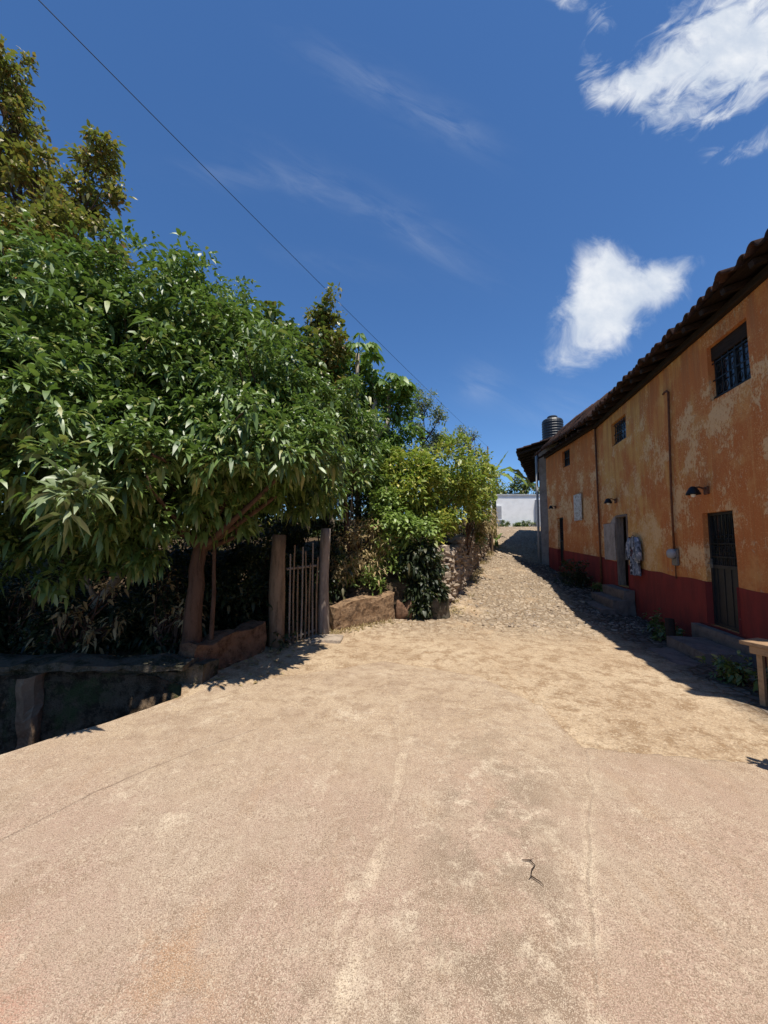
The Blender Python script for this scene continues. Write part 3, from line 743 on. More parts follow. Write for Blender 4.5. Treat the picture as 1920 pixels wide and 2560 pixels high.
# ---- steps and doorstep (fixed stone blocks of their own)
def rough_block(mb, x0, x1, y0, y1, z0, z1, M, seed, amp=.012):
    nxx, nyy, nzz = max(2, int((x1 - x0) / .12)), max(2, int((y1 - y0) / .12)), max(2, int((z1 - z0) / .08))
    idx = {}; V = []; F = []
    def vid(i, j, k):
        if (i, j, k) not in idx:
            p = np.array([x0 + (x1 - x0) * i / nxx, y0 + (y1 - y0) * j / nyy, z0 + (z1 - z0) * k / nzz])
            edge = (i in (0, nxx)) + (j in (0, nyy)) + (k in (0, nzz))
            ctr = np.array([(x0 + x1) / 2, (y0 + y1) / 2, (z0 + z1) / 2])
            if edge >= 2: p = p + (ctr - p) / np.maximum(np.abs(ctr - p), 1e-6) * .010 * np.array([i in (0, nxx), j in (0, nyy), k in (0, nzz)])
            q = p * 5 + seed * 7.3
            p = p + amp * np.array([vnoise(q[:1], q[1:2], q[2:], 1)[0], vnoise(q[:1], q[1:2], q[2:], 2)[0], vnoise(q[:1], q[1:2], q[2:], 3)[0]])
            idx[(i, j, k)] = len(V); V.append(tuple(M @ Vector(p)) if M else tuple(p))
        return idx[(i, j, k)]
    for i in range(nxx):
        for j in range(nyy):
            F.append((vid(i, j, 0), vid(i, j + 1, 0), vid(i + 1, j + 1, 0), vid(i + 1, j, 0))); F.append((vid(i, j, nzz), vid(i + 1, j, nzz), vid(i + 1, j + 1, nzz), vid(i, j + 1, nzz)))
    for i in range(nxx):
        for k in range(nzz):
            F.append((vid(i, 0, k), vid(i + 1, 0, k), vid(i + 1, 0, k + 1), vid(i, 0, k + 1))); F.append((vid(i, nyy, k), vid(i, nyy, k + 1), vid(i + 1, nyy, k + 1), vid(i + 1, nyy, k)))
    for j in range(nyy):
        for k in range(nzz):
            F.append((vid(0, j, k), vid(0, j, k + 1), vid(0, j + 1, k + 1), vid(0, j + 1, k))); F.append((vid(nxx, j, k), vid(nxx, j + 1, k), vid(nxx, j + 1, k + 1), vid(nxx, j, k + 1)))
    mb.add(V, F)
M1 = Matrix.Translation(P1) @ Matrix.Rotation(ang1, 4, 'Z')
def world_at(s, y, z=0.): return M1 @ Vector((s, y, z))
st = empty('stone_steps', world_at(11, .4, -.2), 'flight of worn stone steps up to the dark open doorway of the ochre house', 'steps')
for k, (a, b, d, z0, z1) in enumerate([(10.15, 11.75, .30, -.6, .46), (10.05, 11.85, .60, -.6, .22), (9.95, 11.95, .92, -.6, .0)]):
    m = MB(); rough_block(m, a, b, (.02 if k == 0 else d - .36), d, z0, z1, M1, k); keep(m.build('step', MAT['stepconc']), st)
st = empty('concrete_doorstep', world_at(6.7, .4, -.1), 'grey concrete doorstep with sill and two slabs below the iron grille door', 'doorstep')
m = MB(); rough_block(m, 5.9, 7.42, .02, .17, -.5, .22, M1, 5, .008); keep(m.build('sill', MAT['stepconc']), st)
m = MB(); rough_block(m, 5.85, 7.0, .19, .78, -.5, .05, M1, 6, .008); keep(m.build('slab', MAT['stepconc']), st)
m = MB(); rough_block(m, 5.55, 6.70, .80, 1.22, -.5, -.10, M1, 7, .008); keep(m.build('slab', MAT['stepconc']), st)
# short post beside the doorstep
po = MB(); q0 = world_at(7.32, .55, -.5)
po.tube([q0, q0 + Vector((.01, 0, .35)), q0 + Vector((.0, .01, .78))], [.085, .08, .075], 10)
tag(po.build('wooden_post', MAT['beam'], None, True), 'short dark wooden post standing beside the concrete doorstep', 'post')

# ---- clothes drying beside the open doorway
def m_cloth(n):
    P = n.obj(); x, y, z = n.sep(P)
    a = n.noise(n.scale(P, (6, 1, 1.6)), 1.6, 4, .6, .8); b = n.noise(P, 14, 3, .6)
    c = n.mix(n.ramp(a, .42, .50), (.045, .05, .065), (.22, .25, .31))
    c = n.mix(n.ramp(b, .56, .62), c, (.50, .50, .54)); c = n.mix(n.ramp(n.noise(P, 5, 2), .6, .64), c, (.09, .035, .04))
    return pbsdf(n, c, .9, .1)
MAT['cloth'] = material('printed_cloth', m_cloth)
sh = empty('hanging_shirt', P1, 'blue and white patterned shirt hanging on the ochre wall beside the open doorway', 'shirt', rz=ang1)
V = []; F = []; ns, nz = 26, 30
for fr in (0, 1):
    for j in range(nz + 1):
        t = j / nz; z = 1.86 - .98 * t
        halfw = np.interp(t, [0, .06, .16, .3, 1], [.09, .19, .27, .25, .27])
        for i in range(ns + 1):
            q = i / ns * 2 - 1; x = 9.95 + q * halfw
            y = .07 + .045 * fr + .022 * math.sin(q * 11 + t * 2) * t + .012 * math.sin(q * 23 + 1) * t - (.02 if abs(q) > .97 else 0) * fr
            zz = z - .10 * (abs(q) ** 1.5) * (1 - t) + .02 * math.sin(q * 7) * t
            V.append((x, y, zz))
k = (ns + 1) * (nz + 1)
for fr in (0, 1):
    for j in range(nz):
        for i in range(ns): F.append(tuple(fr * k + w for w in (j * (ns + 1) + i, j * (ns + 1) + i + 1, (j + 1) * (ns + 1) + i + 1, (j + 1) * (ns + 1) + i)))
for j in range(nz):
    for i in (0, ns): F.append((j * (ns + 1) + i, (j + 1) * (ns + 1) + i, k + (j + 1) * (ns + 1) + i, k + j * (ns + 1) + i))
mk_obj('body', V, F, MAT['cloth'], sh, True)
for sg in (-1, 1):
    m = MB(); m.tube([(9.95 + sg * .17, .09, 1.80), (9.95 + sg * .26, .095, 1.66), (9.95 + sg * .29, .10, 1.42), (9.95 + sg * .285, .10, 1.24)], [.05, .07, .075, .08], 10); m.build('sleeve', MAT['cloth'], sh, True)
m = MB(); m.tube([(9.95 - .19, .09, 1.80), (9.95, .09, 1.87), (9.95 + .19, .09, 1.80)], .01, 6); m.tube([(9.95, .09, 1.87), (9.95, .09, 1.92), (9.97, .07, 1.94), (9.97, .03, 1.94)], .005, 5); m.build('hanger', MAT['wood'], sh)

# ---- bench
bn = empty('wooden_bench', (4.3, 3.95, 0), 'rough wooden plank bench standing in front of the ochre house at the right edge', 'bench')
dv = Vector((.30, -.95, 0)).normalized(); sd = Vector((dv.y, -dv.x, 0))
def bench_m(c): return Matrix.Translation(c) @ Matrix(((dv.x, sd.x, 0, 0), (dv.y, sd.y, 0, 0), (0, 0, 1, 0), (0, 0, 0, 1)))
BM = bench_m(Vector((4.26, 4.42, -.03)))
m = MB(); m.box(-.06, 1.9, -.02, .30, .60, .645, .006, BM); keep(m.build('seat', MAT['bench']), bn)
m = MB(); m.box(.02, 1.84, .0, .03, .52, .598, .004, BM); m.box(.02, 1.84, .25, .28, .52, .598, .004, BM); keep(m.build('apron', MAT['bench']), bn)
for x in (.06, 1.74):
    for y in (.032, .20):
        m = MB(); m.box(x, x + .05, y, y + .045, -.12, .597, .004, BM); keep(m.build('leg', MAT['bench']), bn)
m = MB(); m.box(.11, 1.74, .045, .07, .10, .15, .004, BM); keep(m.build('stretcher', MAT['bench']), bn)

# ---- third house at the bend, with water tank
ang3, P3 = house_local(7.33, 18.0, .41, .912)
H3 = empty('tiled_house', P3, 'pale walled house with deep dark tiled eave where the lane bends', 'house', rz=ang3)
mb = MB(); pierced(mb, 0, 9.6, .2, 6.0, [(5.5, 6.3, 2.3, 4.2, .2)]); mb.build('wall', MAT['palewall'], H3)
m = MB(); m.add([(0, 0, .2), (0, -5, .2), (0, -5, 6.0), (0, -2.5, 7.0), (0, 0, 6.0)], [(0, 1, 2, 3, 4)]); m.add([(9.6, 0, .2), (9.6, -5, .2), (9.6, -5, 6.0), (9.6, -2.5, 7.0), (9.6, 0, 6.0)], [(0, 1, 2, 3, 4)])
m.add([(0, -5, .2), (9.6, -5, .2), (9.6, -5, 6), (0, -5, 6)], [(0, 1, 2, 3)]); m.build('gable', MAT['palewall'], H3)
tile_roof(H3, -.40, 10.0, 1.0, 5.98, .26, -2.5, 15, MAT['tile'], back=3.2)
rb = MB(); rb.box(-.05, .05, -2.3, .92, 0, .1, .006); raf = None; s = -.25
while s < 9.9:
    if raf is None: raf = rb.build('rafter', MAT['beam'], H3); o = raf
    else: o = raf.copy(); COL.objects.link(o); o.parent = H3
    o.rotation_euler = (-math.atan(.26), 0, 0); o.location = (s, 0, 6.08); s += .6
sf = MB(); sf.add([(-.38, .96, 5.965), (9.98, .96, 5.965), (9.98, -2.4, 5.965 + .26 * 3.36), (-.38, -2.4, 5.965 + .26 * 3.36)], [(0, 1, 2, 3)]); sf.build('soffit_board', MAT['beam'], H3)
dn = MB(); dn.tube([(-.06, .10, 5.9), (-.06, .10, 3.0), (-.06, .10, .5)], .055, 8); dn.build('downpipe', MAT['greypaint'], H3, True)
iron_door(H3, 5.5, 6.3, 2.3, 4.2, .12)
pd = MB(); pd.box(8.5, 9.8, 20.0, 21.3, 5.6, 7.10, .03); tag(pd.build('tank_pedestal', MAT['stepconc']), 'grey concrete pedestal carrying the black water tank', 'pedestal')
tk = empty('water_tank', (9.12, 20.4, 7.10), 'black ribbed plastic water tank on top of the far roof', 'water tank')
m = MB(); pr = [(.50, 0), (.53, .03)]
for q in range(7): pr += [(.53, .10 + q * .14), (.545, .13 + q * .14), (.545, .17 + q * .14), (.53, .20 + q * .14)]
pr += [(.53, 1.10), (.48, 1.18), (.30, 1.27), (.24, 1.29)]
m.lathe(pr, (0, 0, 0), 28); m.build('body', MAT['plastic'], tk)
m = MB(); m.lathe([(.25, 1.292), (.26, 1.30), (.26, 1.36), (.22, 1.39), (.05, 1.41)], (0, 0, 0), 20); m.build('lid', MAT['plastic'], tk)

# ---- white house beyond the crest
WH = empty('white_house', (12.4, 36.5, 3.1), 'low bright white house beyond the crest of the lane', 'house')
def wh(mb, name, mat, par=WH):
    o = mb.build(name, mat); o.parent = par
    o.location = -Vector(WH.location) if par is WH else (0, 0, 0); return o
m = MB(); m.box(9.9, 15.8, 35.5, 41, 2.2, 5.95); ww = wh(m, 'wall', MAT['white'])
m = MB(); m.box(9.8, 15.95, 35.44, 41.2, 5.952, 6.12, .02); wh(m, 'roof', MAT['greypaint'])
m = MB(); m.box(14.0, 15.9, 35.25, 35.495, 2.2, 5.6); wh(m, 'porch_wall', MAT['greypaint'])
f = MB(); f.box(10.12, 10.95, 35.44, 35.495, 3.75, 5.1); wf = wh(f, 'window', MAT['white'])
p = MB(); p.box(10.22, 10.85, 35.425, 35.438, 3.85, 5.0); o = p.build('pane', MAT['greypaint']); o.parent = wf
p = MB(); p.box(10.05, 11.02, 35.36, 35.498, 3.66, 3.745); o = p.build('sill', MAT['greypaint']); o.parent = wf

# ------------------------------------------------------------------ walls on the left
def rough_wall(name, path, thick, mat, seed, amp=.04, step=.12, cap=None):
    """path of (x, y, zbase, ztop); cross-section: front, top, back"""
    P = [np.array(p, float) for p in path]; pts = []
    for a, b in zip(P, P[1:]):
        k = max(2, int(np.linalg.norm((b - a)[:2]) / step)); pts += [a + (b - a) * i / k for i in range(k)]
    pts.append(P[-1]); V = []; nv = 12
    for i, p in enumerate(pts):
        d = (pts[min(i + 1, len(pts) - 1)] - pts[max(i - 1, 0)])[:2]; d = d / np.linalg.norm(d); nrm = np.array([d[1], -d[0]])
        zt = p[3] + .05 * vnoise(np.array([i * .37]), np.array([seed * 1.]), 0, seed)[0]
        sec = [(0, p[2] + (zt - p[2]) * k / (nv - 1)) for k in range(nv)] + [(-thick * .5, zt + .02)] + [(-thick, zt - (zt - p[2]) * k / 5) for k in range(6)]
        for off, z in sec: V.append((p[0] + nrm[0] * off, p[1] + nrm[1] * off, z))
    m = nv + 7; V = np.array(V); q = V * 4.5
    dsp = np.stack([fbm(q[:, 0], q[:, 1], q[:, 2], 4, seed + s) for s in (1, 2, 3)], -1) * amp
    V = V + dsp; i = np.arange(m - 1)[None, :] + m * np.arange(len(pts) - 1)[:, None]
    F = np.stack([i, i + 1, i + m + 1, i + m], -1).reshape(-1, 4).tolist()
    F.append(list(range(m - 1, -1, -1))); F.append([(len(pts) - 1) * m + k for k in range(m)])
    return mk_obj(name, V, F, mat, None, False)
rw = empty('retaining_wall', (-4.5, 4.65, -1.3), 'dark mossy stone retaining wall of the ditch at the left edge', 'wall')
keep(rough_wall('wall_face', [(-12, 4.75, -1.5, .16), (-2.15, 4.72, -1.5, .18)], .35, MAT['darkstone'], 5, .06, .1), rw)
m = MB(); rough_block(m, -4.20, -4.00, 4.54, 4.72, -1.5, .17, None, 9, .07); keep(m.build('pilaster', MAT['adobe']), rw)
keep(rough_wall('coping', [(-12, 4.66, .20, .27), (-2.35, 4.60, .20, .27)], .42, MAT['darkstone'], 8, .05, .10), rw)
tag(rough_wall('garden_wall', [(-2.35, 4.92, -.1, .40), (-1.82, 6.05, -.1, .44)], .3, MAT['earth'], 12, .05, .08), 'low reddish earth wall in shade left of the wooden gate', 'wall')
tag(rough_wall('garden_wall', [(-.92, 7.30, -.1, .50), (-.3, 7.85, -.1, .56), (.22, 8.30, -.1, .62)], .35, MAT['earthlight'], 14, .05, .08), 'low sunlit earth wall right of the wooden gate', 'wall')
fs = MB(); rough_block(fs, -1.35, -.72, 6.55, 7.05, -.1, .07, None, 22, .02); tag(fs.build('flat_stone', MAT['stone']), 'pale flat stone lying on the dirt before the gate', 'stone')

def stone_mesh(c, size, rng, k=3):
    """an irregular rounded stone: a subdivided cube pushed to a lumpy super-ellipsoid"""
    idx = {}; V = []; F = []
    sd = rng.uniform(0, 99); ex = rng.uniform(.55, .8); rz = rng.uniform(-.25, .25)
    def vid(p):
        if p not in idx:
            q = np.array(p, float) / k * 2 - 1; d = q / (np.abs(q) ** 2.6).sum() ** (1 / 2.6); q = q * (1 - ex) * .9 + d * ex
            q = q * (1 + .16 * math.sin(sd + q[0] * 3.1 + q[1] * 2.3) + .10 * math.sin(sd * 2 + q[2] * 4.1 - q[1] * 3))
            q = q * np.array(size) / 2; x, y = q[0] * math.cos(rz) - q[1] * math.sin(rz), q[0] * math.sin(rz) + q[1] * math.cos(rz)
            idx[p] = len(V); V.append((c[0] + x, c[1] + y, c[2] + q[2]))
        return idx[p]
    for a in range(k):
        for b in range(k):
            for s_ in (0, k):
                f1 = [(a, b, s_), (a + 1, b, s_), (a + 1, b + 1, s_), (a, b + 1, s_)]; f2 = [(a, s_, b), (a, s_, b + 1), (a + 1, s_, b + 1), (a + 1, s_, b)]; f3 = [(s_, a, b), (s_, a + 1, b), (s_, a + 1, b + 1), (s_, a, b + 1)]
                for f in (f1, f2, f3):
                    f = f if s_ == k else f[::-1]; F.append(tuple(vid(p) for p in f))
    return V, F
# dry stone wall up the lane, stone on stone
rng = np.random.default_rng(4)
wpath = [(1.18, 8.95), (1.6, 9.6), (3.40, 14.5), (5.15, 19.0), (6.4, 23)]
wd_ = np.cumsum([0] + [math.dist(a, b) for a, b in zip(wpath, wpath[1:])])
mb = MB(); z = 0.0; row = 0
while z < 1.55:
    hh = rng.uniform(.09, .16); s = rng.uniform(-.1, .1)
    while s < wd_[-1]:
        L = rng.uniform(.16, .42)
        x = np.interp(s + L / 2, wd_, [p[0] for p in wpath]); y = np.interp(s + L / 2, wd_, [p[1] for p in wpath])
        dx = np.interp(s + L, wd_, [p[0] for p in wpath]) - np.interp(s, wd_, [p[0] for p in wpath]); dy = np.interp(s + L, wd_, [p[1] for p in wpath]) - np.interp(s, wd_, [p[1] for p in wpath])
        h0 = float(hroad(np.array([x + .3]), np.array([y]))[0]); top = 1.55 - .22 * vnoise(np.array([s * .6]), np.array([2.]), 0, 3)[0] - (.5 * max(0, (s - 6)) / 8)
        if z < top:
            Vs, Fs = stone_mesh((0, 0, 0), (L * 1.04, rng.uniform(.3, .42), hh * 1.12), rng)
            Mz = Matrix.Translation((x - .12 + rng.normal(0, .025) * 1.0, y, h0 - .08 + z + hh / 2)) @ Matrix.Rotation(math.atan2(dy, dx) + rng.normal(0, .07), 4, 'Z') @ Matrix.Rotation(rng.normal(0, .06), 4, 'Y')
            mb.add([Mz @ Vector(v) for v in Vs], Fs)
        s += L
    z += hh; row += 1
def m_drystone(n):
    P = n.obj(); rnd = n.node('ShaderNodeNewGeometry').outputs['Random Per Island']
    c = n.mix(rnd, (.22, .165, .12), (.46, .38, .30)); a = n.noise(P, 9, 5, .7)
    c = n.mix(n.m('MULTIPLY', n.ramp(a, .45, .66), .6), c, (.16, .115, .075))
    return pbsdf(n, c, .93, .15, normal=n.bump(n.noise(P, 30, 5, .7), .6, .012))
MAT['drystone'] = material('dry_stone', m_drystone)
tag(mb.build('stone_wall', MAT['drystone']), 'dry stone wall of stacked flat stones climbing along the left of the lane', 'wall')
# boulders under the dark bush
for (c, sz, lab) in [((.44, 8.50, .16), (.34, .45, .62), 'upright brown boulder left of the dark hanging bush'), ((1.22, 8.66, .18), (.42, .5, .72), 'rounded brown boulder right of the dark hanging bush, at the stone wall foot')]:
    V_, F_ = stone_mesh(c, sz, rng, 7); V_ = np.array(V_); V_ = V_ + .05 * np.stack([fbm(V_[:, 0] * 6 + q, V_[:, 1] * 6, V_[:, 2] * 6, 3, q) for q in (1, 2, 3)], -1); tag(mk_obj('boulder', V_, F_, MAT['darkstone'] if c[0] > 1 else MAT['earth'], None, True), lab, 'boulder')

# loose stones bedded in the lane (nobody could count them)
mb = MB(); k = 0
while k < 1500:
    y = 8.2 + 17 * rng.random() ** 1.6; a, b = float(xL(y)), float(xR(y)); t = rng.random(); x = a + (b - a) * t
    if fbm(np.array([x * .7]), np.array([y * .7]), 0, 3, 40)[0] < -.1 and rng.random() < .8: continue
    if y < 8.0 and rng.random() < .6: continue
    r = (.016 + .050 * rng.random() ** 2.5) * min(1, .45 + (y - 6) * .08)
    Vs, Fs = stone_mesh((x, y, float(hroad(np.array([x]), np.array([y]))[0]) + .02 - r * .30), (r * 2.2, r * 1.8, r * 1.1), rng, 2); mb.add(Vs, Fs); k += 1
tag(mb.build('loose_stones', MAT['drystone'], None, True), 'small pale stones bedded in the dirt lane', 'stones', kind='stuff')

# gate
def post(name, x, y, z0, h, r, mat, label, seed, lean=(0, 0)):
    m = MB(); pts = [(x + lean[0] * t + .012 * math.sin(seed + 5 * t), y + lean[1] * t + .012 * math.cos(seed * 2 + 4 * t), z0 + h * t) for t in np.linspace(0, 1, 9)]
    m.tube(pts, [r * (1.10 - .18 * t + .05 * math.sin(seed * 3 + 9 * t)) for t in np.linspace(0, 1, 9)], 12)
    return tag(m.build(name, mat, None, True), label, 'post')
post('gate_post', -1.76, 6.38, -.1, 1.92, .125, MAT['gatepost'], 'thick brown wooden gate post on the left of the gate', 1, (.03, 0))
post('gate_post', -1.10, 7.08, -.1, 2.05, .095, MAT['greypost'], 'greyish wooden gate post on the right of the gate', 2, (.02, .02))
gt = empty('wooden_gate', (-1.45, 6.72, 0), 'rickety gate of thin vertical pickets between two wooden posts', 'gate')
ga, gb = Vector((-1.62, 6.47, 0)), Vector((-1.20, 7.0, 0)); gd = (gb - ga)
m = MB(); m.tube([ga + Vector((0, 0, .10)), gb + Vector((0, 0, .14))], .022, 6); keep(m.build('bottom_rail', MAT['greypost']), gt)
m = MB(); m.tube([ga + Vector((0, 0, 1.25)), gb + Vector((0, 0, 1.28))], .022, 6); keep(m.build('top_rail', MAT['greypost']), gt)
nrm = Vector((gd.y, -gd.x, 0)).normalized()
for k in range(8):
    p = ga + gd * ((k + .5) / 8) + nrm * .035; h = 1.5 + .2 * math.sin(k * 2.3)
    m = MB(); m.tube([p + Vector((0, 0, .06)), p + Vector((.012 * math.sin(k * 5), 0, .8)), p + Vector((.02 * math.sin(k * 3), 0, h))], [.017, .016, .013], 6); keep(m.build('picket', MAT['gatepost'] if k % 3 else MAT['greypost']), gt)
post('fence_stake', 5.10, 18.2, 1.0, 1.5, .055, MAT['gatepost'], 'thin wooden stake standing at the far end of the stone wall', 3)

# ------------------------------------------------------------------ vegetation
def leaf_mat(name, c0, c1, c2=None, gloss=.38, trans=.35, spec=.45):
    def f(n):
        r = n.node('ShaderNodeNewGeometry').outputs['Random Per Island']
        c = n.mix(r, c0, c1)
        if c2: c = n.mix(n.ramp(r, .86, .97), c, c2)
        b = pbsdf(n, c, gloss, spec)
        t = n.node('ShaderNodeBsdfTranslucent'); n.put(t.inputs[0], n.mix(.5, c, (c[0] if False else (.18, .32, .035)), 'MIX'))
        mx = n.node('ShaderNodeMixShader'); mx.inputs[0].default_value = trans
        n.l.new(b, mx.inputs[1]); n.l.new(t.outputs[0], mx.inputs[2]); return mx.outputs[0]
    return material(name, f)
MAT['leafA'] = leaf_mat('broad_leaf', (.055, .110, .022), (.20, .285, .068), (.30, .30, .09), .47, .24, .75)
MAT['leafB'] = leaf_mat('olive_leaf', (.12, .13, .035), (.35, .27, .06), (.44, .21, .07), .5, .30)
MAT['leafC'] = leaf_mat('dark_leaf', (.05, .09, .022), (.155, .19, .05), (.30, .24, .06), .35, .2)
MAT['leafD'] = leaf_mat('papaya_leaf', (.09, .17, .03), (.21, .30, .07), None, .45, .3)
MAT['leafE'] = leaf_mat('grey_leaf', (.15, .18, .10), (.26, .27, .15), None, .55, .3)
MAT['leafF'] = leaf_mat('lime_leaf', (.17, .25, .04), (.42, .42, .08), (.62, .52, .10), .45, .35)
MAT['leafG'] = leaf_mat('fresh_leaf', (.17, .26, .05), (.33, .42, .12), None, .45, .35)
MAT['leafS'] = leaf_mat('pale_leaf', (.15, .20, .085), (.30, .35, .18), None, .45, .2, .6)
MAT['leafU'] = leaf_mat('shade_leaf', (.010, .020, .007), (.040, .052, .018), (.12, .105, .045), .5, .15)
MAT['banana'] = leaf_mat('banana_leaf', (.12, .19, .04), (.26, .32, .08), (.40, .34, .06), .42, .35)
MAT['dry'] = leaf_mat('dry_leaf', (.30, .21, .10), (.46, .35, .19), None, .7, .25, .2)

def leaves(P, D, L, Wd, droop, rng):
    """P bases, D unit directions, L lengths, Wd widths: 6 triangles a leaf, folded along the rib and drooping"""
    n_ = len(P); up = np.array([0, 0, 1.0]); s = np.cross(D, up); sl_ = np.linalg.norm(s, axis=1, keepdims=True); s = np.where(sl_ > 1e-3, s / np.maximum(sl_, 1e-3), np.array([1., 0, 0]))
    tw = rng.normal(0, .45, (n_, 1)); nn = np.cross(s, D); s = s * np.cos(tw) + nn * np.sin(tw); nn = np.cross(s, D)
    L = L[:, None]; Wd = Wd[:, None]; dr = droop[:, None] * L
    q1 = P + D * L * .30 - up * dr * .08 + nn * Wd * .05; q2 = P + D * L * .66 - up * dr * .42; tip = P + D * L * .96 - up * dr
    cup = nn * Wd * .10
    a1, b1 = q1 + s * Wd * .5 + cup, q1 - s * Wd * .5 + cup; a2, b2 = q2 + s * Wd * .40 + cup * .5, q2 - s * Wd * .40 + cup * .5
    V = np.stack([P, a1, q1, b1, a2, b2, tip], 1).reshape(-1, 3); base = 7 * np.arange(n_)[:, None]
    T = [(0, 1, 2), (0, 2, 3), (1, 4, 2), (2, 4, 5), (2, 5, 3), (4, 6, 5)]
    F = np.concatenate([base + np.array(t) for t in T], 1).reshape(-1, 3)
    return V, F
def cluster_pts(blobs, n_, rng, shell=.55, clump=.80):
    w = np.array([b[3] * b[4] * b[5] for b in blobs]) ** .8; w = w / w.sum(); P = []; O = []
    for b, k in zip(blobs, rng.multinomial(n_, w)):
        rad = np.array(b[3:6]); ns = max(3, int(k / 11))
        d = rng.normal(size=(ns, 3)); d /= np.linalg.norm(d, axis=1, keepdims=True)
        r = np.where(rng.random(ns) < shell, rng.uniform(.74, 1.02, ns), rng.random(ns) ** .45)[:, None]
        lump = 1 + .38 * np.stack([vnoise(d[:, 0] * 2.2 + b[0] * 3, d[:, 1] * 2.2, d[:, 2] * 2.2 + b[2], 5)] * 3, 1)
        sub = d * r * lump * rad; pick = rng.integers(0, ns, k); cr = .26 * rad.min() ** .5 * clump
        off = rng.normal(size=(k, 3)) * cr * np.array([.62, .62, .5]); q = sub[pick] + off
        P.append(np.array(b[:3]) + q); O.append(off / (np.linalg.norm(off, axis=1, keepdims=True) + 1e-6) * .55 + d[pick] * .6)
    return np.concatenate(P), np.concatenate(O)
def crown(name, blobs, ncl, per, L, Wr, droop, mat, parent, seed, spread=.12, up=.35, shell=.55, rosette=True, clip=None, clump=.80):
    rng = np.random.default_rng(seed); P, O = cluster_pts(blobs, ncl, rng, shell, clump)
    if clip is not None: k = clip(P); P, O = P[k], O[k]
    n_ = len(P)
    ax = O * .9 + np.array([0, 0, up]) + rng.normal(0, .35, (n_, 3)); ax /= np.linalg.norm(ax, axis=1, keepdims=True)
    PP = np.repeat(P, per, 0); AX = np.repeat(ax, per, 0); m = len(PP)
    d = rng.normal(size=(m, 3)); d /= np.linalg.norm(d, axis=1, keepdims=True); d = d + AX * (1.0 if rosette else .35); d /= np.linalg.norm(d, axis=1, keepdims=True)
    LL = L * rng.uniform(.45, 1.4, m); PP = PP + d * spread * .3 + rng.normal(0, spread * .45, (m, 3))
    V, F = leaves(PP, d, LL, LL * Wr * rng.uniform(.8, 1.2, m), droop * rng.uniform(.4, 1.5, m), rng)
    o = mk_obj(name, V, F, mat, None); keep(o, parent); return P
def branches(root, trunk, blobs, r0, mat, seed, twigs=None, ntw=60, name='trunk', rt=.012):
    rng = np.random.default_rng(seed); mb = MB(); T = [Vector(p) for p in trunk]; k = len(T)
    fine = []
    for i in range(k - 1):
        for q in range(4): fine.append(T[i].lerp(T[i + 1], q / 4) + Vector(rng.normal(0, r0 * .10, 3)))
    fine.append(T[-1]); m = len(fine)
    mb.tube(fine, [r0 * (1.25 - .12 * min(1, i / 3)) * (1 - .6 * i / m) for i in range(m)], 10)
    tips = []
    for b in blobs:
        st = fine[int(m * rng.uniform(.55, .95))]; en = Vector(b[:3]); md_ = st.lerp(en, .5) + Vector(rng.normal(0, .12, 3)) + Vector((0, 0, -.1))
        pts = [st, st.lerp(md_, .5), md_, md_.lerp(en, .5) + Vector(rng.normal(0, .06, 3)), en]; rb_ = r0 * .42
        mb.tube(pts, [rb_, rb_ * .85, rb_ * .65, rb_ * .5, rb_ * .3], 7, False); tips.append((pts[2], en))
    if twigs is not None and len(twigs):
        for p in twigs[rng.choice(len(twigs), min(ntw, len(twigs)), False)]:
            p = Vector(p); b = min(tips, key=lambda t: (t[1] - p).length); st = b[0].lerp(b[1], rng.uniform(.3, 1)); md_ = st.lerp(p, .5) + Vector(rng.normal(0, .08, 3))
            mb.tube([st, md_, p], [rt * 1.5, rt, rt * .5], 5, False)
    o = mb.build(name, mat, None, True); keep(o, root); return o
def tree(name, label, base, trunk, blobs, ncl, per, L, Wr, droop, lm, bm, seed, r0=.1, cat='tree', group=None, ntw=70, **kw):
    root = empty(name, base, label, cat, group)
    P = crown('crown', blobs, ncl, per, L, Wr, droop, lm, root, seed, **kw)
    branches(root, trunk, blobs, r0, bm, seed + 1, P, ntw); return root
def hg(x, y): return float(hground(np.array([x], float), np.array([y], float))[0])

# big leafy trees over the ditch
T1 = [(-5.13, 5.7, 5.0, 1.55, 1.5, 1.1), (-4.75, 4.9, 3.75, 1.2, 1.2, 1.0), (-3.85, 5.5, 4.2, 1.4, 1.3, 1.2), (-3.75, 4.6, 2.85, 1.1, 1.0, .8), (-2.98, 3.5, 2.25, .36, .36, .25), (-6.3, 5.6, 3.6, 1.3, 1.3, 1.2), (-5.0, 5.0, 2.4, 1.2, .9, .6), (-4.9, 3.6, 3.4, 1.2, .8, 1.0), (-3.7, 4.0, 3.3, .6, .5, .5), (-4.4, 5.2, 2.0, .9, .7, .5), (-4.6, 5.0, 1.65, 1.0, .5, .45), (-3.6, 4.15, 2.7, .5, .35, .4), (-5.6, 5.4, 1.7, .9, .5, .5)]
lt = tree('broadleaf_tree', 'large leafy green tree at the left edge with long drooping glossy leaves', (-5.6, 6.9, hg(-5.6, 6.9)), [(-5.6, 6.9, .0), (-5.45, 6.7, 1.0), (-5.1, 6.3, 2.0), (-4.8, 5.9, 3.2)], T1, 6600, 8, .145, .32, .5, MAT['leafA'], MAT['bark'], 100, .13, spread=.08)
crown('leaf_spray', [(-2.88, 3.25, 2.22, .26, .2, .16), (-2.62, 3.25, 2.08, .2, .2, .14)], 16, 8, .20, .28, .45, MAT['leafS'], lt, 105, spread=.06, clump=.5)
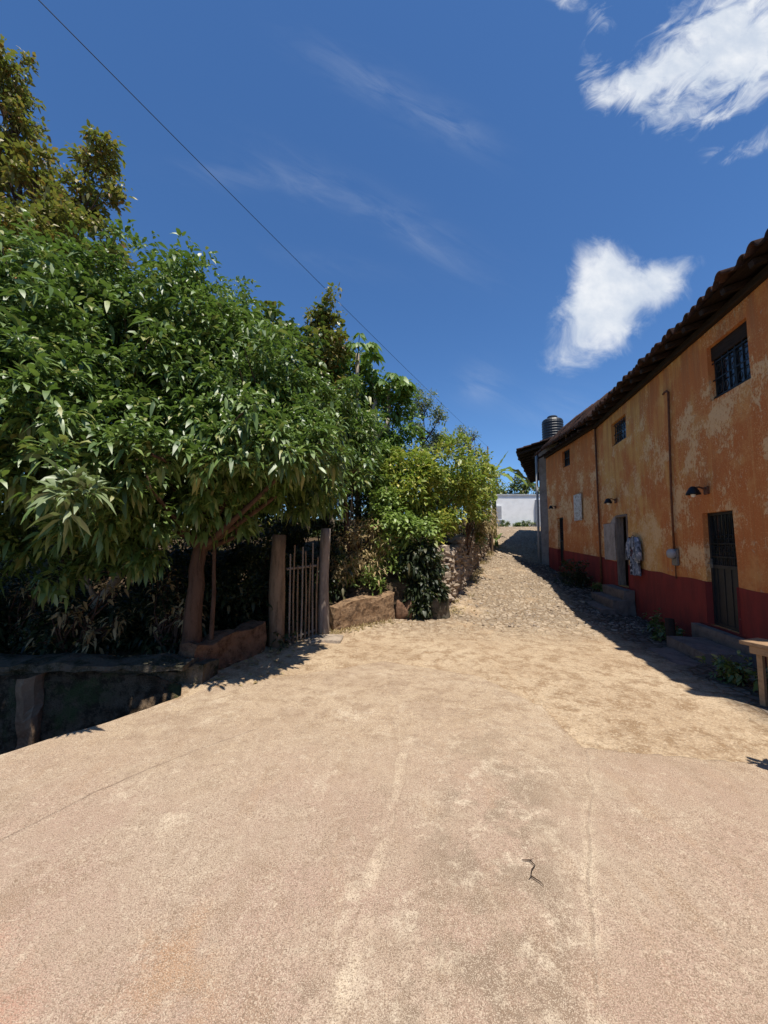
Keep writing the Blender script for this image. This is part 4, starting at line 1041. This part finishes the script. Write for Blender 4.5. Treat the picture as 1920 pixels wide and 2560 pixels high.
T2 = [(-3.6, 6.3, 5.2, 1.3, 1.2, 1.05), (-2.7, 6.3, 4.35, 1.35, 1.2, 1.1), (-1.85, 6.5, 3.5, 1.05, 1.0, 1.0), (-2.7, 5.6, 3.1, 1.35, 1.0, .95), (-1.6, 6.4, 2.75, .8, .75, .65), (-2.8, 5.2, 2.35, 1.15, .8, .5), (-3.6, 5.4, 2.2, .8, .6, .4), (-2.9, 4.2, 2.6, .6, .35, .35), (-2.05, 4.3, 2.65, .5, .3, .3), (-2.45, 4.0, 2.62, .35, .3, .25), (-1.5, 5.2, 2.9, .5, .4, .35), (-1.35, 4.75, 2.95, .45, .35, .3), (-.95, 5.5, 3.15, .5, .4, .35), (-1.2, 5.0, 3.0, .45, .35, .3), (-1.75, 4.4, 3.1, .4, .3, .3), (-3.3, 5.1, 1.75, .7, .4, .4), (-2.0, 5.0, 3.1, .7, .5, .5), (-1.6, 5.6, 3.3, .6, .6, .6), (-3.4, 4.6, 2.1, .8, .5, .35), (-2.0, 5.6, 2.3, .7, .5, .4)]
tree('broadleaf_tree', 'spreading leafy tree over the gate with brown trunk behind the low earth wall', (-2.55, 5.15, .1), [(-2.55, 5.15, -.05), (-2.52, 5.2, .9), (-2.50, 5.3, 1.8), (-2.6, 5.6, 2.9)], T2, 9200, 8, .140, .31, .55, MAT['leafA'], MAT['bark'], 110, .12, spread=.08)
# pale thin trunk beside it
sp_ = empty('slender_tree', (-2.32, 5.25, .1), 'slender trunk standing just right of the brown trunk', 'tree')
P_ = crown('crown', [(-2.3, 5.6, 3.6, .5, .5, .5)], 120, 7, .15, .28, .5, MAT['leafA'], sp_, 131, spread=.08)
branches(sp_, [(-2.32, 5.25, -.05), (-2.30, 5.27, 1.0), (-2.33, 5.3, 2.0), (-2.3, 5.5, 3.2)], [(-2.3, 5.6, 3.6)], .030, MAT['bark'], 132, P_, 12)
# leaning limbs under the left crown
for k, (pts, r, lab) in enumerate([([(-4.9, 5.9, .1), (-4.4, 6.0, .75), (-3.9, 6.2, 1.6), (-3.5, 6.3, 2.6)], .075, 'leaning pale limb crossing under the left leafy crown'),
                                   ([(-4.0, 6.8, .1), (-3.6, 6.9, .8), (-3.2, 6.9, 1.5), (-2.8, 6.9, 2.4)], .06, 'forked pale limb leaning right behind the brown trunk')]):
    m = MB(); m.tube(pts, [r, r * .9, r * .8, r * .55], 9); b2 = Vector(pts[1]); m.tube([b2, b2 + Vector((-.35, .1, .5)), b2 + Vector((-.8, .1, .9))], [r * .6, r * .45, r * .3], 7)
    tag(m.build('fallen_limb', MAT['palebark'], None, True), lab, 'branch')

# tall yellowing tree behind
TB = [(-9.85, 9.2, 13.3, .62, .6, 1.3), (-9.75, 9.2, 11.3, .70, .7, .75), (-8.75, 9.0, 10.95, .50, .5, .62), (-7.45, 9.0, 11.45, .47, .5, .72), (-7.40, 9.0, 10.2, .58, .6, .75), (-8.4, 8.7, 8.9, .9, .8, 1.1), (-7.15, 8.6, 8.5, .9, .8, .75), (-9.6, 9, 9.2, .8, .8, .9), (-7.8, 8.8, 7.3, 1.2, .9, 1.0), (-9.3, 8.8, 7.2, 1.3, .9, 1.1)]
tree('yellowing_tree', 'tall tree with yellow brown foliage rising behind the left leafy crown', (-8.6, 9.3, hg(-8.6, 9.3)), [(-8.6, 9.3, .5), (-8.5, 9.3, 3), (-8.55, 9.2, 6), (-8.6, 9.1, 9.0)], TB, 2700, 11, .15, .42, .25, MAT['leafB'], MAT['bark'], 140, .17, ntw=160, spread=.16, up=.6, rosette=False)
# dark round-leaved tree
TC = [(-2.55, 9.2, 6.2, 1.0, .9, 1.0), (-1.75, 9.4, 6.55, .75, .8, .9), (-3.5, 9.0, 6.7, .7, .6, .6), (-3.05, 9.2, 6.95, .55, .55, .5), (-2.2, 9.3, 5.2, 1.0, .9, .8)]
tree('dark_tree', 'dark green tree with large round leaves behind the spreading leafy tree', (-2.3, 9.6, hg(-2.3, 9.6)), [(-2.3, 9.6, .9), (-2.3, 9.5, 3), (-2.35, 9.4, 5)], TC, 950, 7, .17, .62, .35, MAT['leafC'], MAT['bark'], 150, .11, spread=.14)
tree('golden_tree', 'slim tree with yellow brown leafy top beside the dark tree', (-1.5, 9.8, hg(-1.5, 9.8)), [(-1.5, 9.8, .9), (-1.5, 9.7, 3.5), (-1.52, 9.6, 6.4)], [(-1.5, 9.6, 7.3, .45, .45, .62), (-1.4, 9.6, 6.6, .48, .5, .5), (-1.6, 9.6, 5.8, .5, .5, .5)], 420, 9, .12, .45, .3, MAT['leafB'], MAT['bark'], 155, .06, spread=.12, ntw=30, rosette=False)
tree('leafy_tree', 'mid green feathery tree between the leafy crown and the dark tree', (-3.9, 8.7, hg(-3.9, 8.7)), [(-3.9, 8.7, .6), (-3.9, 8.7, 3), (-3.8, 8.6, 5.6)], [(-3.75, 8.6, 7.0, .65, .6, .65), (-3.4, 8.6, 6.2, .7, .7, .7), (-4.4, 8.6, 6.9, .8, .7, .7), (-4.2, 8.5, 5.8, 1.0, .8, .9), (-5.3, 8.6, 7.0, 1.0, .8, .8)], 900, 9, .13, .3, .45, MAT['leafA'], MAT['bark'], 160, .09, spread=.1)

# papaya trees: pale stems, crowns of drooping lobed leaves
def papaya(label, x, y, z0, top, seed, n_=15, L=.55, r=.07):
    rng = np.random.default_rng(seed); root = empty('papaya_tree', (x, y, z0), label, 'tree', 'papaya trees behind the gate')
    m = MB(); m.tube([(x + .03 * math.sin(t * 5 + seed), y, z0 + (top - z0) * t) for t in np.linspace(0, 1, 10)], [r * (1.2 - .4 * t) for t in np.linspace(0, 1, 10)], 10); keep(m.build('trunk', MAT['palebark'], None, True), root)
    P = []; D = []; pm = MB(); Ls = []
    for k in range(n_):
        a = k * 2.4 + rng.uniform(-.3, .3); e = rng.uniform(-.15, .9); l = L * rng.uniform(.8, 1.2)
        p0 = Vector((x, y, top - .02 * (k % 5))); dirv = Vector((math.cos(a) * math.cos(e), math.sin(a) * math.cos(e), math.sin(e))); p1 = p0 + dirv * l - Vector((0, 0, .06))
        pm.tube([p0, p0.lerp(p1, .5) + Vector((0, 0, .04)), p1], [.012, .010, .008], 5, False)
        for q in range(9):
            t = (q - 4) * .52; fw = Vector((math.cos(a + t), math.sin(a + t), -.45 - .2 * rng.random())).normalized()
            P.append(p1); D.append(fw); Ls.append(.34 * rng.uniform(.8, 1.1) * (1 - .05 * abs(q - 4)))
    Ls = np.array(Ls); V, F = leaves(np.array([tuple(p) for p in P]), np.array([tuple(d) for d in D]), Ls, Ls * .42, np.full(len(Ls), .35), rng)
    keep(mk_obj('crown', V, F, MAT['leafD'], None), root); keep(pm.build('leaf_stems', MAT['leafG'], None), root)
papaya('papaya tree with bare pale stem and umbrella of drooping leaves, tallest of the group', -.70, 10.0, hg(-.7, 10), 6.75, 1)
papaya('papaya tree with broad drooping leaves, furthest right of the group', .12, 10.6, hg(.12, 10.6), 6.15, 2, 17, .5)
papaya('papaya tree half hidden by the leafy crown, leftmost of the group', -1.35, 10.1, hg(-1.35, 10.1), 6.0, 3)
tree('green_tree', 'dense bright green tree around the papaya stems', (.0, 11.0, hg(0, 11)), [(.0, 11.0, 1.2), (.0, 10.9, 3), (.0, 10.8, 4.5)], [(.05, 10.9, 5.0, .85, .8, .8), (-.9, 10.8, 4.7, .9, .8, .8), (.45, 10.9, 5.7, .45, .4, .6), (-.35, 10.5, 5.9, .55, .45, .55), (-.75, 10.2, 6.05, .55, .4, .5), (-1.2, 10.2, 5.95, .5, .4, .45), (.15, 10.6, 5.7, .5, .5, .6), (-.4, 10.7, 3.7, 1.1, .8, .8), (-1.2, 10.3, 5.3, .6, .5, .5), (-.5, 9.9, 4.5, .7, .4, .6), (-.2, 9.8, 3.4, .6, .4, .5)], 2100, 8, .15, .4, .4, MAT['leafD'], MAT['bark'], 170, .09, spread=.12)
tree('leafy_tree', 'leafy green tree drooping over the dry brush right of the gate', (-.75, 8.6, hg(-.75, 8.6)), [(-.75, 8.6, .6), (-.8, 8.5, 1.8), (-.9, 8.4, 3.0)], [(-1.0, 7.9, 3.15, .75, .6, .65), (-.9, 8.5, 4.1, .8, .6, .75), (-1.5, 8.0, 4.6, .8, .6, .7), (-.6, 8.9, 3.6, .6, .5, .5)], 1700, 8, .135, .32, .5, MAT['leafA'], MAT['bark'], 165, .07, spread=.09)
# broken dead trunk between them
m = MB(); m.tube([(-.28, 10.2, hg(-.28, 10.2)), (-.25, 10.2, 3.2), (-.30, 10.2, 5.1), (-.24, 10.2, 5.5), (-.34, 10.2, 6.25)], [.13, .12, .11, .05, .035], 9); m.tube([(-.28, 10.2, 4.4), (-.0, 10.15, 4.75), (.12, 10.1, 5.0)], [.06, .05, .04], 7)
tag(m.build('dead_tree', MAT['palebark'], None, True), 'broken pale dead trunk standing among the papaya trees', 'dead tree')
# sparse far tree
TE = [(1.42, 15.2, 7.35, .62, .5, .55), (1.0, 15.2, 7.0, .4, .4, .35), (2.25, 15.2, 6.75, .45, .4, .28), (1.5, 15.2, 6.2, .55, .5, .35), (2.75, 15.3, 5.75, .9, .6, .40), (2.1, 15.2, 5.4, .8, .6, .4)]
def sparse(name, label, base, trunk, blobs, ncl, per, L, lm, seed, r0, ntw, rt=.014):
    root = empty(name, base, label, 'tree'); P = crown('crown', blobs, ncl, per, L, .42, .2, lm, root, seed, spread=.15, up=.6, rosette=False, shell=.35); branches(root, trunk, blobs, r0, MAT['bark'], seed + 1, P, ntw, rt=rt)
sparse('sparse_tree', 'sparse grey green tree with open branches beyond the shrubs', (1.9, 15.5, hg(1.9, 15.5)), [(1.9, 15.5, 1.9), (1.75, 15.4, 3.8), (1.55, 15.3, 5.6), (1.3, 15.3, 6.5)], TE, 800, 8, .10, MAT['leafE'], 180, .085, 120)
sparse('sparse_tree', 'small thin twiggy tree above the yellow shrub, right of the open branched tree', (3.5, 15.8, hg(3.5, 15.8)), [(3.5, 15.8, 1.9), (3.45, 15.7, 3.8), (3.45, 15.6, 5.2)], [(3.45, 15.6, 6.0, .38, .4, .55), (3.2, 15.6, 5.3, .5, .4, .5), (3.75, 15.6, 5.2, .3, .3, .5)], 260, 8, .09, MAT['leafE'], 185, .05, 70)
# shrubs on top of the stone wall
def shrub(label, base, blobs, ncl, per, L, Wr, droop, lm, seed, name='shrub', nst=7, group=None, **kw):
    root = empty(name, base, label, 'shrub', group); P = crown('foliage', blobs, ncl, per, L, Wr, droop, lm, root, seed, **kw)
    rng = np.random.default_rng(seed); mb = MB()
    for p in P[rng.choice(len(P), min(nst, len(P)), False)]:
        b = Vector(base) + Vector((*rng.normal(0, .10, 2), -.03)); p = Vector(p); mb.tube([b, b.lerp(p, .5) + Vector((*rng.normal(0, .07, 2), .08)), p], [.02, .014, .006], 5, False)
    keep(mb.build('stems', MAT['bark'], None), root); return root
shrub('big lime green shrub crowning the near end of the stone wall', (.75, 9.9, hg(.6, 9.9)), [(.5, 9.7, 3.2, .9, .7, .8), (1.5, 10.4, 3.6, 1.1, .8, .85), (1.35, 10.3, 2.75, 1.0, .6, .75), (.6, 9.5, 2.5, .65, .5, .6), (1.05, 9.4, 2.0, .5, .4, .4)], 1700, 8, .135, .40, .3, MAT['leafF'], 200, nst=14, spread=.12, up=.6)
shrub('yellow leafed shrub further up on the stone wall', (2.6, 12.3, hg(2.3, 12.3)), [(2.75, 12.2, 3.5, .9, .8, .85), (2.2, 11.6, 3.0, .8, .7, .7), (3.2, 13.3, 3.4, .7, .8, .75), (3.75, 15.0, 3.6, .5, .8, .55)], 1200, 8, .13, .40, .3, MAT['leafF'], 205, nst=12, spread=.12, up=.6)
shrub('pale fresh green shrub hanging left of the dark bush', (.1, 9.1, hg(.0, 9.1)), [(.15, 8.8, 1.9, .5, .4, .6), (-.05, 9.0, 2.5, .45, .4, .45), (.6, 8.75, 2.05, .5, .35, .42)], 520, 8, .12, .48, .3, MAT['leafG'], 210, spread=.1)
shrub('dark green bush hanging between two boulders below the lime shrub', (.80, 8.75, .1), [(.78, 8.75, 1.30, .5, .32, .45), (.78, 8.62, .60, .42, .22, .42), (.74, 8.55, .22, .34, .2, .16)], 620, 8, .12, .45, .55, MAT['leafU'], 215, spread=.1, up=-.2)
# dry twigs and hanging brown vines on the stone wall
shrub('tangle of dry brown twigs and leaves over the far stone wall', (4.3, 16.7, 2.5), [(4.2, 16.5, 2.75, .55, .9, .65), (3.4, 14.4, 2.35, .4, .8, .45), (4.75, 17.8, 2.6, .35, .5, .7)], 620, 6, .13, .2, .6, MAT['dry'], 220, name='dry_shrub', nst=26, spread=.15, up=-.2, rosette=False)
# banana plants
def banana(label, x, y, z0, h, lv, seed):
    rng = np.random.default_rng(seed); root = empty('banana_plant', (x, y, z0), label, 'plant', 'banana plants by the lane')
    m = MB(); m.tube([(x, y, z0 - .1), (x + .02, y, z0 + h * .5), (x, y, z0 + h)], [.12, .10, .06], 10); keep(m.build('stem', MAT['banana'], None, True), root)
    for (az, el, L, dr, w) in lv:
        d = Vector((math.cos(R(az)) * math.cos(R(el)), math.sin(R(az)) * math.cos(R(el)), math.sin(R(el)))); s_ = d.cross(Vector((0, 0, 1))).normalized(); V = []; F = []; K = 16; p0 = Vector((x, y, z0 + h - .05))
        for i in range(K + 1):
            t = i / K; p = p0 + d * L * t - Vector((0, 0, dr * L * t * t)); ww = w * math.sin(math.pi * min(1, max(.02, (t - .12) / .88)) ** .8) if t > .12 else .015
            for j in (-1, -.5, 0, .5, 1): V.append(p + s_ * ww * j * (1 + .06 * math.sin(i * 2.7 + j)) + Vector((0, 0, ww * .35 * (abs(j)) - .22 * ww * abs(j) * abs(j) * (1 + math.sin(i * 1.9)))))
        for i in range(K):
            for j in range(4): F.append((i * 5 + j, i * 5 + j + 1, i * 5 + j + 6, i * 5 + j + 5))
        keep(mk_obj('leaf', [tuple(v) for v in V], F, MAT['banana'], None, True), root)
banana('tall banana plant with one upright leaf above the far end of the stone wall', 5.45, 19.0, 2.0, 3.1, [(5, 58, 1.6, .05, .17), (-10, 40, 2.7, 1.05, .30), (-45, 30, 2.3, 1.0, .28), (180, 45, 1.7, .7, .25), (150, 25, 1.5, .7, .24), (-15, 5, 1.5, .6, .2), (210, 55, 1.6, .6, .24), (-100, 50, 1.6, .8, .25), (-70, 10, 1.6, .6, .24)], 1)
banana('small young banana plant at the left edge of the lane', 5.9, 20.3, 1.45, .35, [(20, 60, .9, .4, .14), (-50, 50, .9, .6, .15), (150, 60, .8, .5, .14), (-110, 40, .8, .5, .14)], 2)
banana('yellowing banana plant among the yellow shrubs', 3.9, 16.2, 2.3, 1.55, [(170, 50, 1.3, .55, .2), (60, 55, 1.3, .6, .2), (-30, 40, 1.4, .6, .2), (-100, 40, 1.2, .6, .2), (120, 35, 1.2, .5, .2)], 3)
# far tree behind the white house
tree('far_tree', 'dark rounded tree rising behind the white house', (16.2, 47, 3.2), [(16.2, 47, 3.0), (16.2, 47, 5), (16.2, 47, 7)], [(15.6, 47, 8.6, 1.9, 1.6, 1.7), (17.4, 47, 7.6, 1.8, 1.5, 1.6), (14.2, 47, 7.4, 1.6, 1.5, 1.3)], 500, 8, .34, .5, .3, MAT['leafC'], MAT['bark'], 230, .25, spread=.35)

for k, (x, y, zt, rr, lab) in enumerate([(-6.5, 13.5, 4.2, 2.0, 'dense background tree filling the gap left of the dark tree'), (-3.0, 13.8, 4.0, 1.8, 'dense background tree behind the dark round leaved tree'), (-.2, 14.0, 3.9, 1.6, 'dense background tree behind the papaya stems'), (2.0, 15.0, 3.6, 1.2, 'dense background tree behind the lime shrubs')]):
    tree('background_tree', lab, (x, y, hg(x, y)), [(x, y, 1.0), (x, y, 2.2), (x, y, 3.2)], [(x, y, zt, rr, .9, 1.1), (x - .6, y - .2, zt - 1.3, rr, .9, 1.0), (x + .6, y - .3, zt - 1.6, rr, .9, .9)], 520, 8, .19, .45, .4, MAT['leafC'], MAT['bark'], 240 + k, .1, group='background trees', ntw=20, spread=.16)
# undergrowth in the deep shade
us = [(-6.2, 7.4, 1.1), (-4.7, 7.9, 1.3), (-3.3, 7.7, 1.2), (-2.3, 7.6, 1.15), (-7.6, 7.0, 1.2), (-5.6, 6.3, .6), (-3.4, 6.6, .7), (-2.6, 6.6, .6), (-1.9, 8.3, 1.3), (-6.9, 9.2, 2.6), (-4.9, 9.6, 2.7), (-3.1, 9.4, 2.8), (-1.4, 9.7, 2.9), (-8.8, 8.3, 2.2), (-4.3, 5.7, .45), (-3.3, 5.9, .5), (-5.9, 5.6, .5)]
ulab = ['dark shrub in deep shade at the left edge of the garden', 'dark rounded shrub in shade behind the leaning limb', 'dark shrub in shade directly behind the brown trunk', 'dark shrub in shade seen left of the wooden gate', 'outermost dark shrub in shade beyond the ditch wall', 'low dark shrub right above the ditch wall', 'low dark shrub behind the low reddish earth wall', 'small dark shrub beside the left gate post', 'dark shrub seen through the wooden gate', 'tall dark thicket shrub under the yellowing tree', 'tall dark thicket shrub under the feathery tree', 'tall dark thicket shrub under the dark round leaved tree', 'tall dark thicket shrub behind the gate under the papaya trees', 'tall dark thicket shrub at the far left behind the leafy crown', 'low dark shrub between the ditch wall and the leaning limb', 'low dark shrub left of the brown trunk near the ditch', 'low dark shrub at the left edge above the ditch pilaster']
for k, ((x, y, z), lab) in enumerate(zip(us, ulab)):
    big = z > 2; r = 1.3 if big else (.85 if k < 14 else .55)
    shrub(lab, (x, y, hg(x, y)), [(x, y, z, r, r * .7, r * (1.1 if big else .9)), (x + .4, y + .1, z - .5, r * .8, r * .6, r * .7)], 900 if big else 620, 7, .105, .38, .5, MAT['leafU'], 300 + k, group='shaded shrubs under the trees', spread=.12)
for k, (x, y, lab) in enumerate([(-4.3, 5.45, 'tangle of dry pale twigs in the shade above the ditch wall'), (-3.1, 5.7, 'tangle of dry twigs left of the brown trunk'), (-5.4, 5.8, 'tangle of dry twigs at the left edge under the leafy crown')]):
    shrub(lab, (x, y, hg(x, y)), [(x, y, .75, .6, .25, .5)], 70, 5, .10, .3, .5, MAT['dry'], 380 + k, name='dry_shrub', nst=34, spread=.15, rosette=False)
shrub('bushy light green weeds behind the sunlit low wall', (-.35, 8.7, hg(-.35, 8.7)), [(-.45, 8.3, .95, .5, .25, .35), (.1, 8.7, 1.3, .4, .3, .5)], 230, 7, .10, .35, .3, MAT['leafG'], 330, spread=.12)
shrub('dry brown brush between the gate and the pale green shrub', (-.6, 8.9, hg(-.6, 8.9)), [(-.6, 8.5, 1.5, .55, .3, .75), (-.15, 8.75, 1.7, .4, .25, .6), (-.75, 8.2, 1.05, .35, .2, .4)], 480, 6, .11, .22, .5, MAT['dry'], 331, name='dry_shrub', nst=24, spread=.15, rosette=False)
# thin dead stalks standing behind the low wall
rng = np.random.default_rng(55)
for k in range(12):
    x = -1.0 + 1.3 * (k + rng.random() * .8) / 12; y = 8.35 + .5 * rng.random() + .45 * (x + 1); z0 = hg(x, y); h = rng.uniform(1.2, 2.3); lx = rng.normal(0, .12)
    m = MB(); m.tube([(x, y, z0 - .05), (x + lx * .4, y, z0 + h * .5), (x + lx, y + rng.normal(0, .08), z0 + h)], [.022, .016, .008], 6)
    tag(m.build('dead_stalk', MAT['stalk']), 'thin pale dead stalk standing behind the sunlit low wall', 'stalk', 'dead stalks behind the low wall')
# plants by the right-hand house
def at1(s, y): p = world_at(s, y); return p.x, p.y
x, y = 6.45, 13.2; z = float(hroad(np.array([x]), np.array([y]))[0])
shrub('dark round bush against the dado of the far ochre house', (x, y, z), [(x, y, z + .38, .42, .42, .42)], 200, 8, .10, .4, .3, MAT['leafU'], 340, spread=.08)
for k, (s, yy, r, lm, lab) in enumerate([(8.0, .35, .26, 'leafC', 'small dark weed at the dado foot below the electric meter'), (7.55, .5, .2, 'leafC', 'little dark weed behind the short wooden post'), (5.0, .9, .22, 'leafC', 'dark weed beside the lower doorstep slab under the bench'), (4.4, .8, .2, 'leafC', 'dark low weed behind the bench leg'), (3.6, .7, .22, 'leafC', 'leafy weed at the right edge under the bench'), (12.2, .3, .22, 'leafC', 'small weed at the corner of the stone steps')]):
    x, y = at1(s, yy); z = float(hroad(np.array([x]), np.array([y]))[0]); shrub(lab, (x, y, z), [(x, y, z + r * .7, r, r, r * .8)], 60, 6, .09, .42, .4, MAT[lm], 350 + k, name='weed', spread=.06, nst=5)

shrub('slim leafy plant added out of view to cast a shadow on the concrete slab', (3.29, 2.70, .0), [(3.27, 2.70, 1.2, .10, .10, .12), (3.29, 2.70, .85, .10, .10, .14)], 170, 7, .085, .45, .4, MAT['leafA'], 360, name='shadow_sapling', spread=.06, nst=9)  # unseen plant, added only to drop a shadow on the slab's right edge
# dry grass tufts and litter along the left lane edge and on the low wall
rng = np.random.default_rng(77); P = []; k = 0
while k < 2600:
    y = rng.uniform(6.9, 22); e = float(xL(y)); x = e + abs(rng.normal(0, .16)) * (1 if rng.random() < .75 else -1.4)
    if fbm(np.array([x * 2]), np.array([y * 2]), 0, 2, 9)[0] < -.05: continue
    z = float(hroad(np.array([max(x, e)]), np.array([y]))[0]) + .01 if x > e - .1 else hg(x, y)
    P.append((x, y, z)); k += 1
P = np.array(P); d = rng.normal(0, .45, (len(P), 3)); d[:, 2] = 1; d /= np.linalg.norm(d, axis=1, keepdims=True); L = rng.uniform(.06, .20, len(P))
V, F = leaves(P, d, L, L * .10, np.full(len(P), .35), rng); tag(mk_obj('dry_grass', V, F, MAT['dry']), 'dry straw coloured grass along the lane edge', 'grass', kind='stuff')
# fallen leaves
P = []
while len(P) < 900:
    if rng.random() < .75: x, y = rng.uniform(-7, -1.2), rng.uniform(4.7, 8.2); z = hg(x, y) + .015
    else:
        y = rng.uniform(5.2, 9.5); x = float(xL(y)) + abs(rng.normal(0, .3)); z = float(hroad(np.array([x]), np.array([y]))[0]) + .045
    P.append((x, y, z))
P = np.array(P); d = rng.normal(0, 1, (len(P), 3)); d[:, 2] *= .15; d /= np.linalg.norm(d, axis=1, keepdims=True); L = rng.uniform(.05, .11, len(P))
V, F = leaves(P, d, L, L * .4, np.full(len(P), .1), rng); tag(mk_obj('leaf_litter', V, F, MAT['dry']), 'fallen dry leaves scattered under the trees', 'leaves', kind='stuff')

for k, (x, r, lab) in enumerate([(10.9, .3, 'small dark shrub at the foot of the white house wall'), (13.3, .35, 'rounded dark shrub at the right foot of the white house'), (12.3, .22, 'low weed at the middle foot of the white house')]):
    shrub(lab, (x, 35.2, hg(x, 35.2)), [(x, 35.2, hg(x, 35.2) + r * .7, r * 1.5, .3, r * .8)], 90, 7, .16, .4, .4, MAT['leafC'], 390 + k, spread=.12)
# ---- cable and its pole
ca, cb = Vector((-15.0, -17.0, 9.1)), Vector((7.2, 26.3, 8.3)); pts = []
for t in np.linspace(0, 1, 60):
    p = ca.lerp(cb, t); p.z -= 4 * .5 * t * (1 - t); pts.append(p)
m = MB(); m.tube(pts, .0055, 6); tag(m.build('overhead_cable', MAT['irongrille']), 'thin dark overhead cable slanting across the blue sky', 'cable')
pp = MB(); pp.tube([(7.2, 26.3, 1.6), (7.2, 26.3, 5), (7.2, 26.3, 8.32)], [.08, .06, .045], 10); tag(pp.build('utility_pole', MAT['bark'], None, True), 'slim grey utility pole half hidden behind the banana plants', 'pole')
# ---- twig lying on the slab
m = MB(); tw = [(.735, 2.19), (.775, 2.185), (.795, 2.155), (.76, 2.125), (.75, 2.09), (.775, 2.055), (.79, 2.035)]
m.tube([(x + .004 * math.sin(k * 9), y, .011 + .002 * (k % 2)) for k, (x, y) in enumerate(tw)], [.0015, .003, .0025, .0035, .003, .0022, .001], 6); m.tube([(.775, 2.185, .011), (.80, 2.20, .010)], [.002, .001], 5); m.tube([(.75, 2.09, .011), (.73, 2.075, .010)], [.002, .001], 5)
tag(m.build('twig', MAT['beam']), 'crooked dark twig lying on the concrete', 'twig')
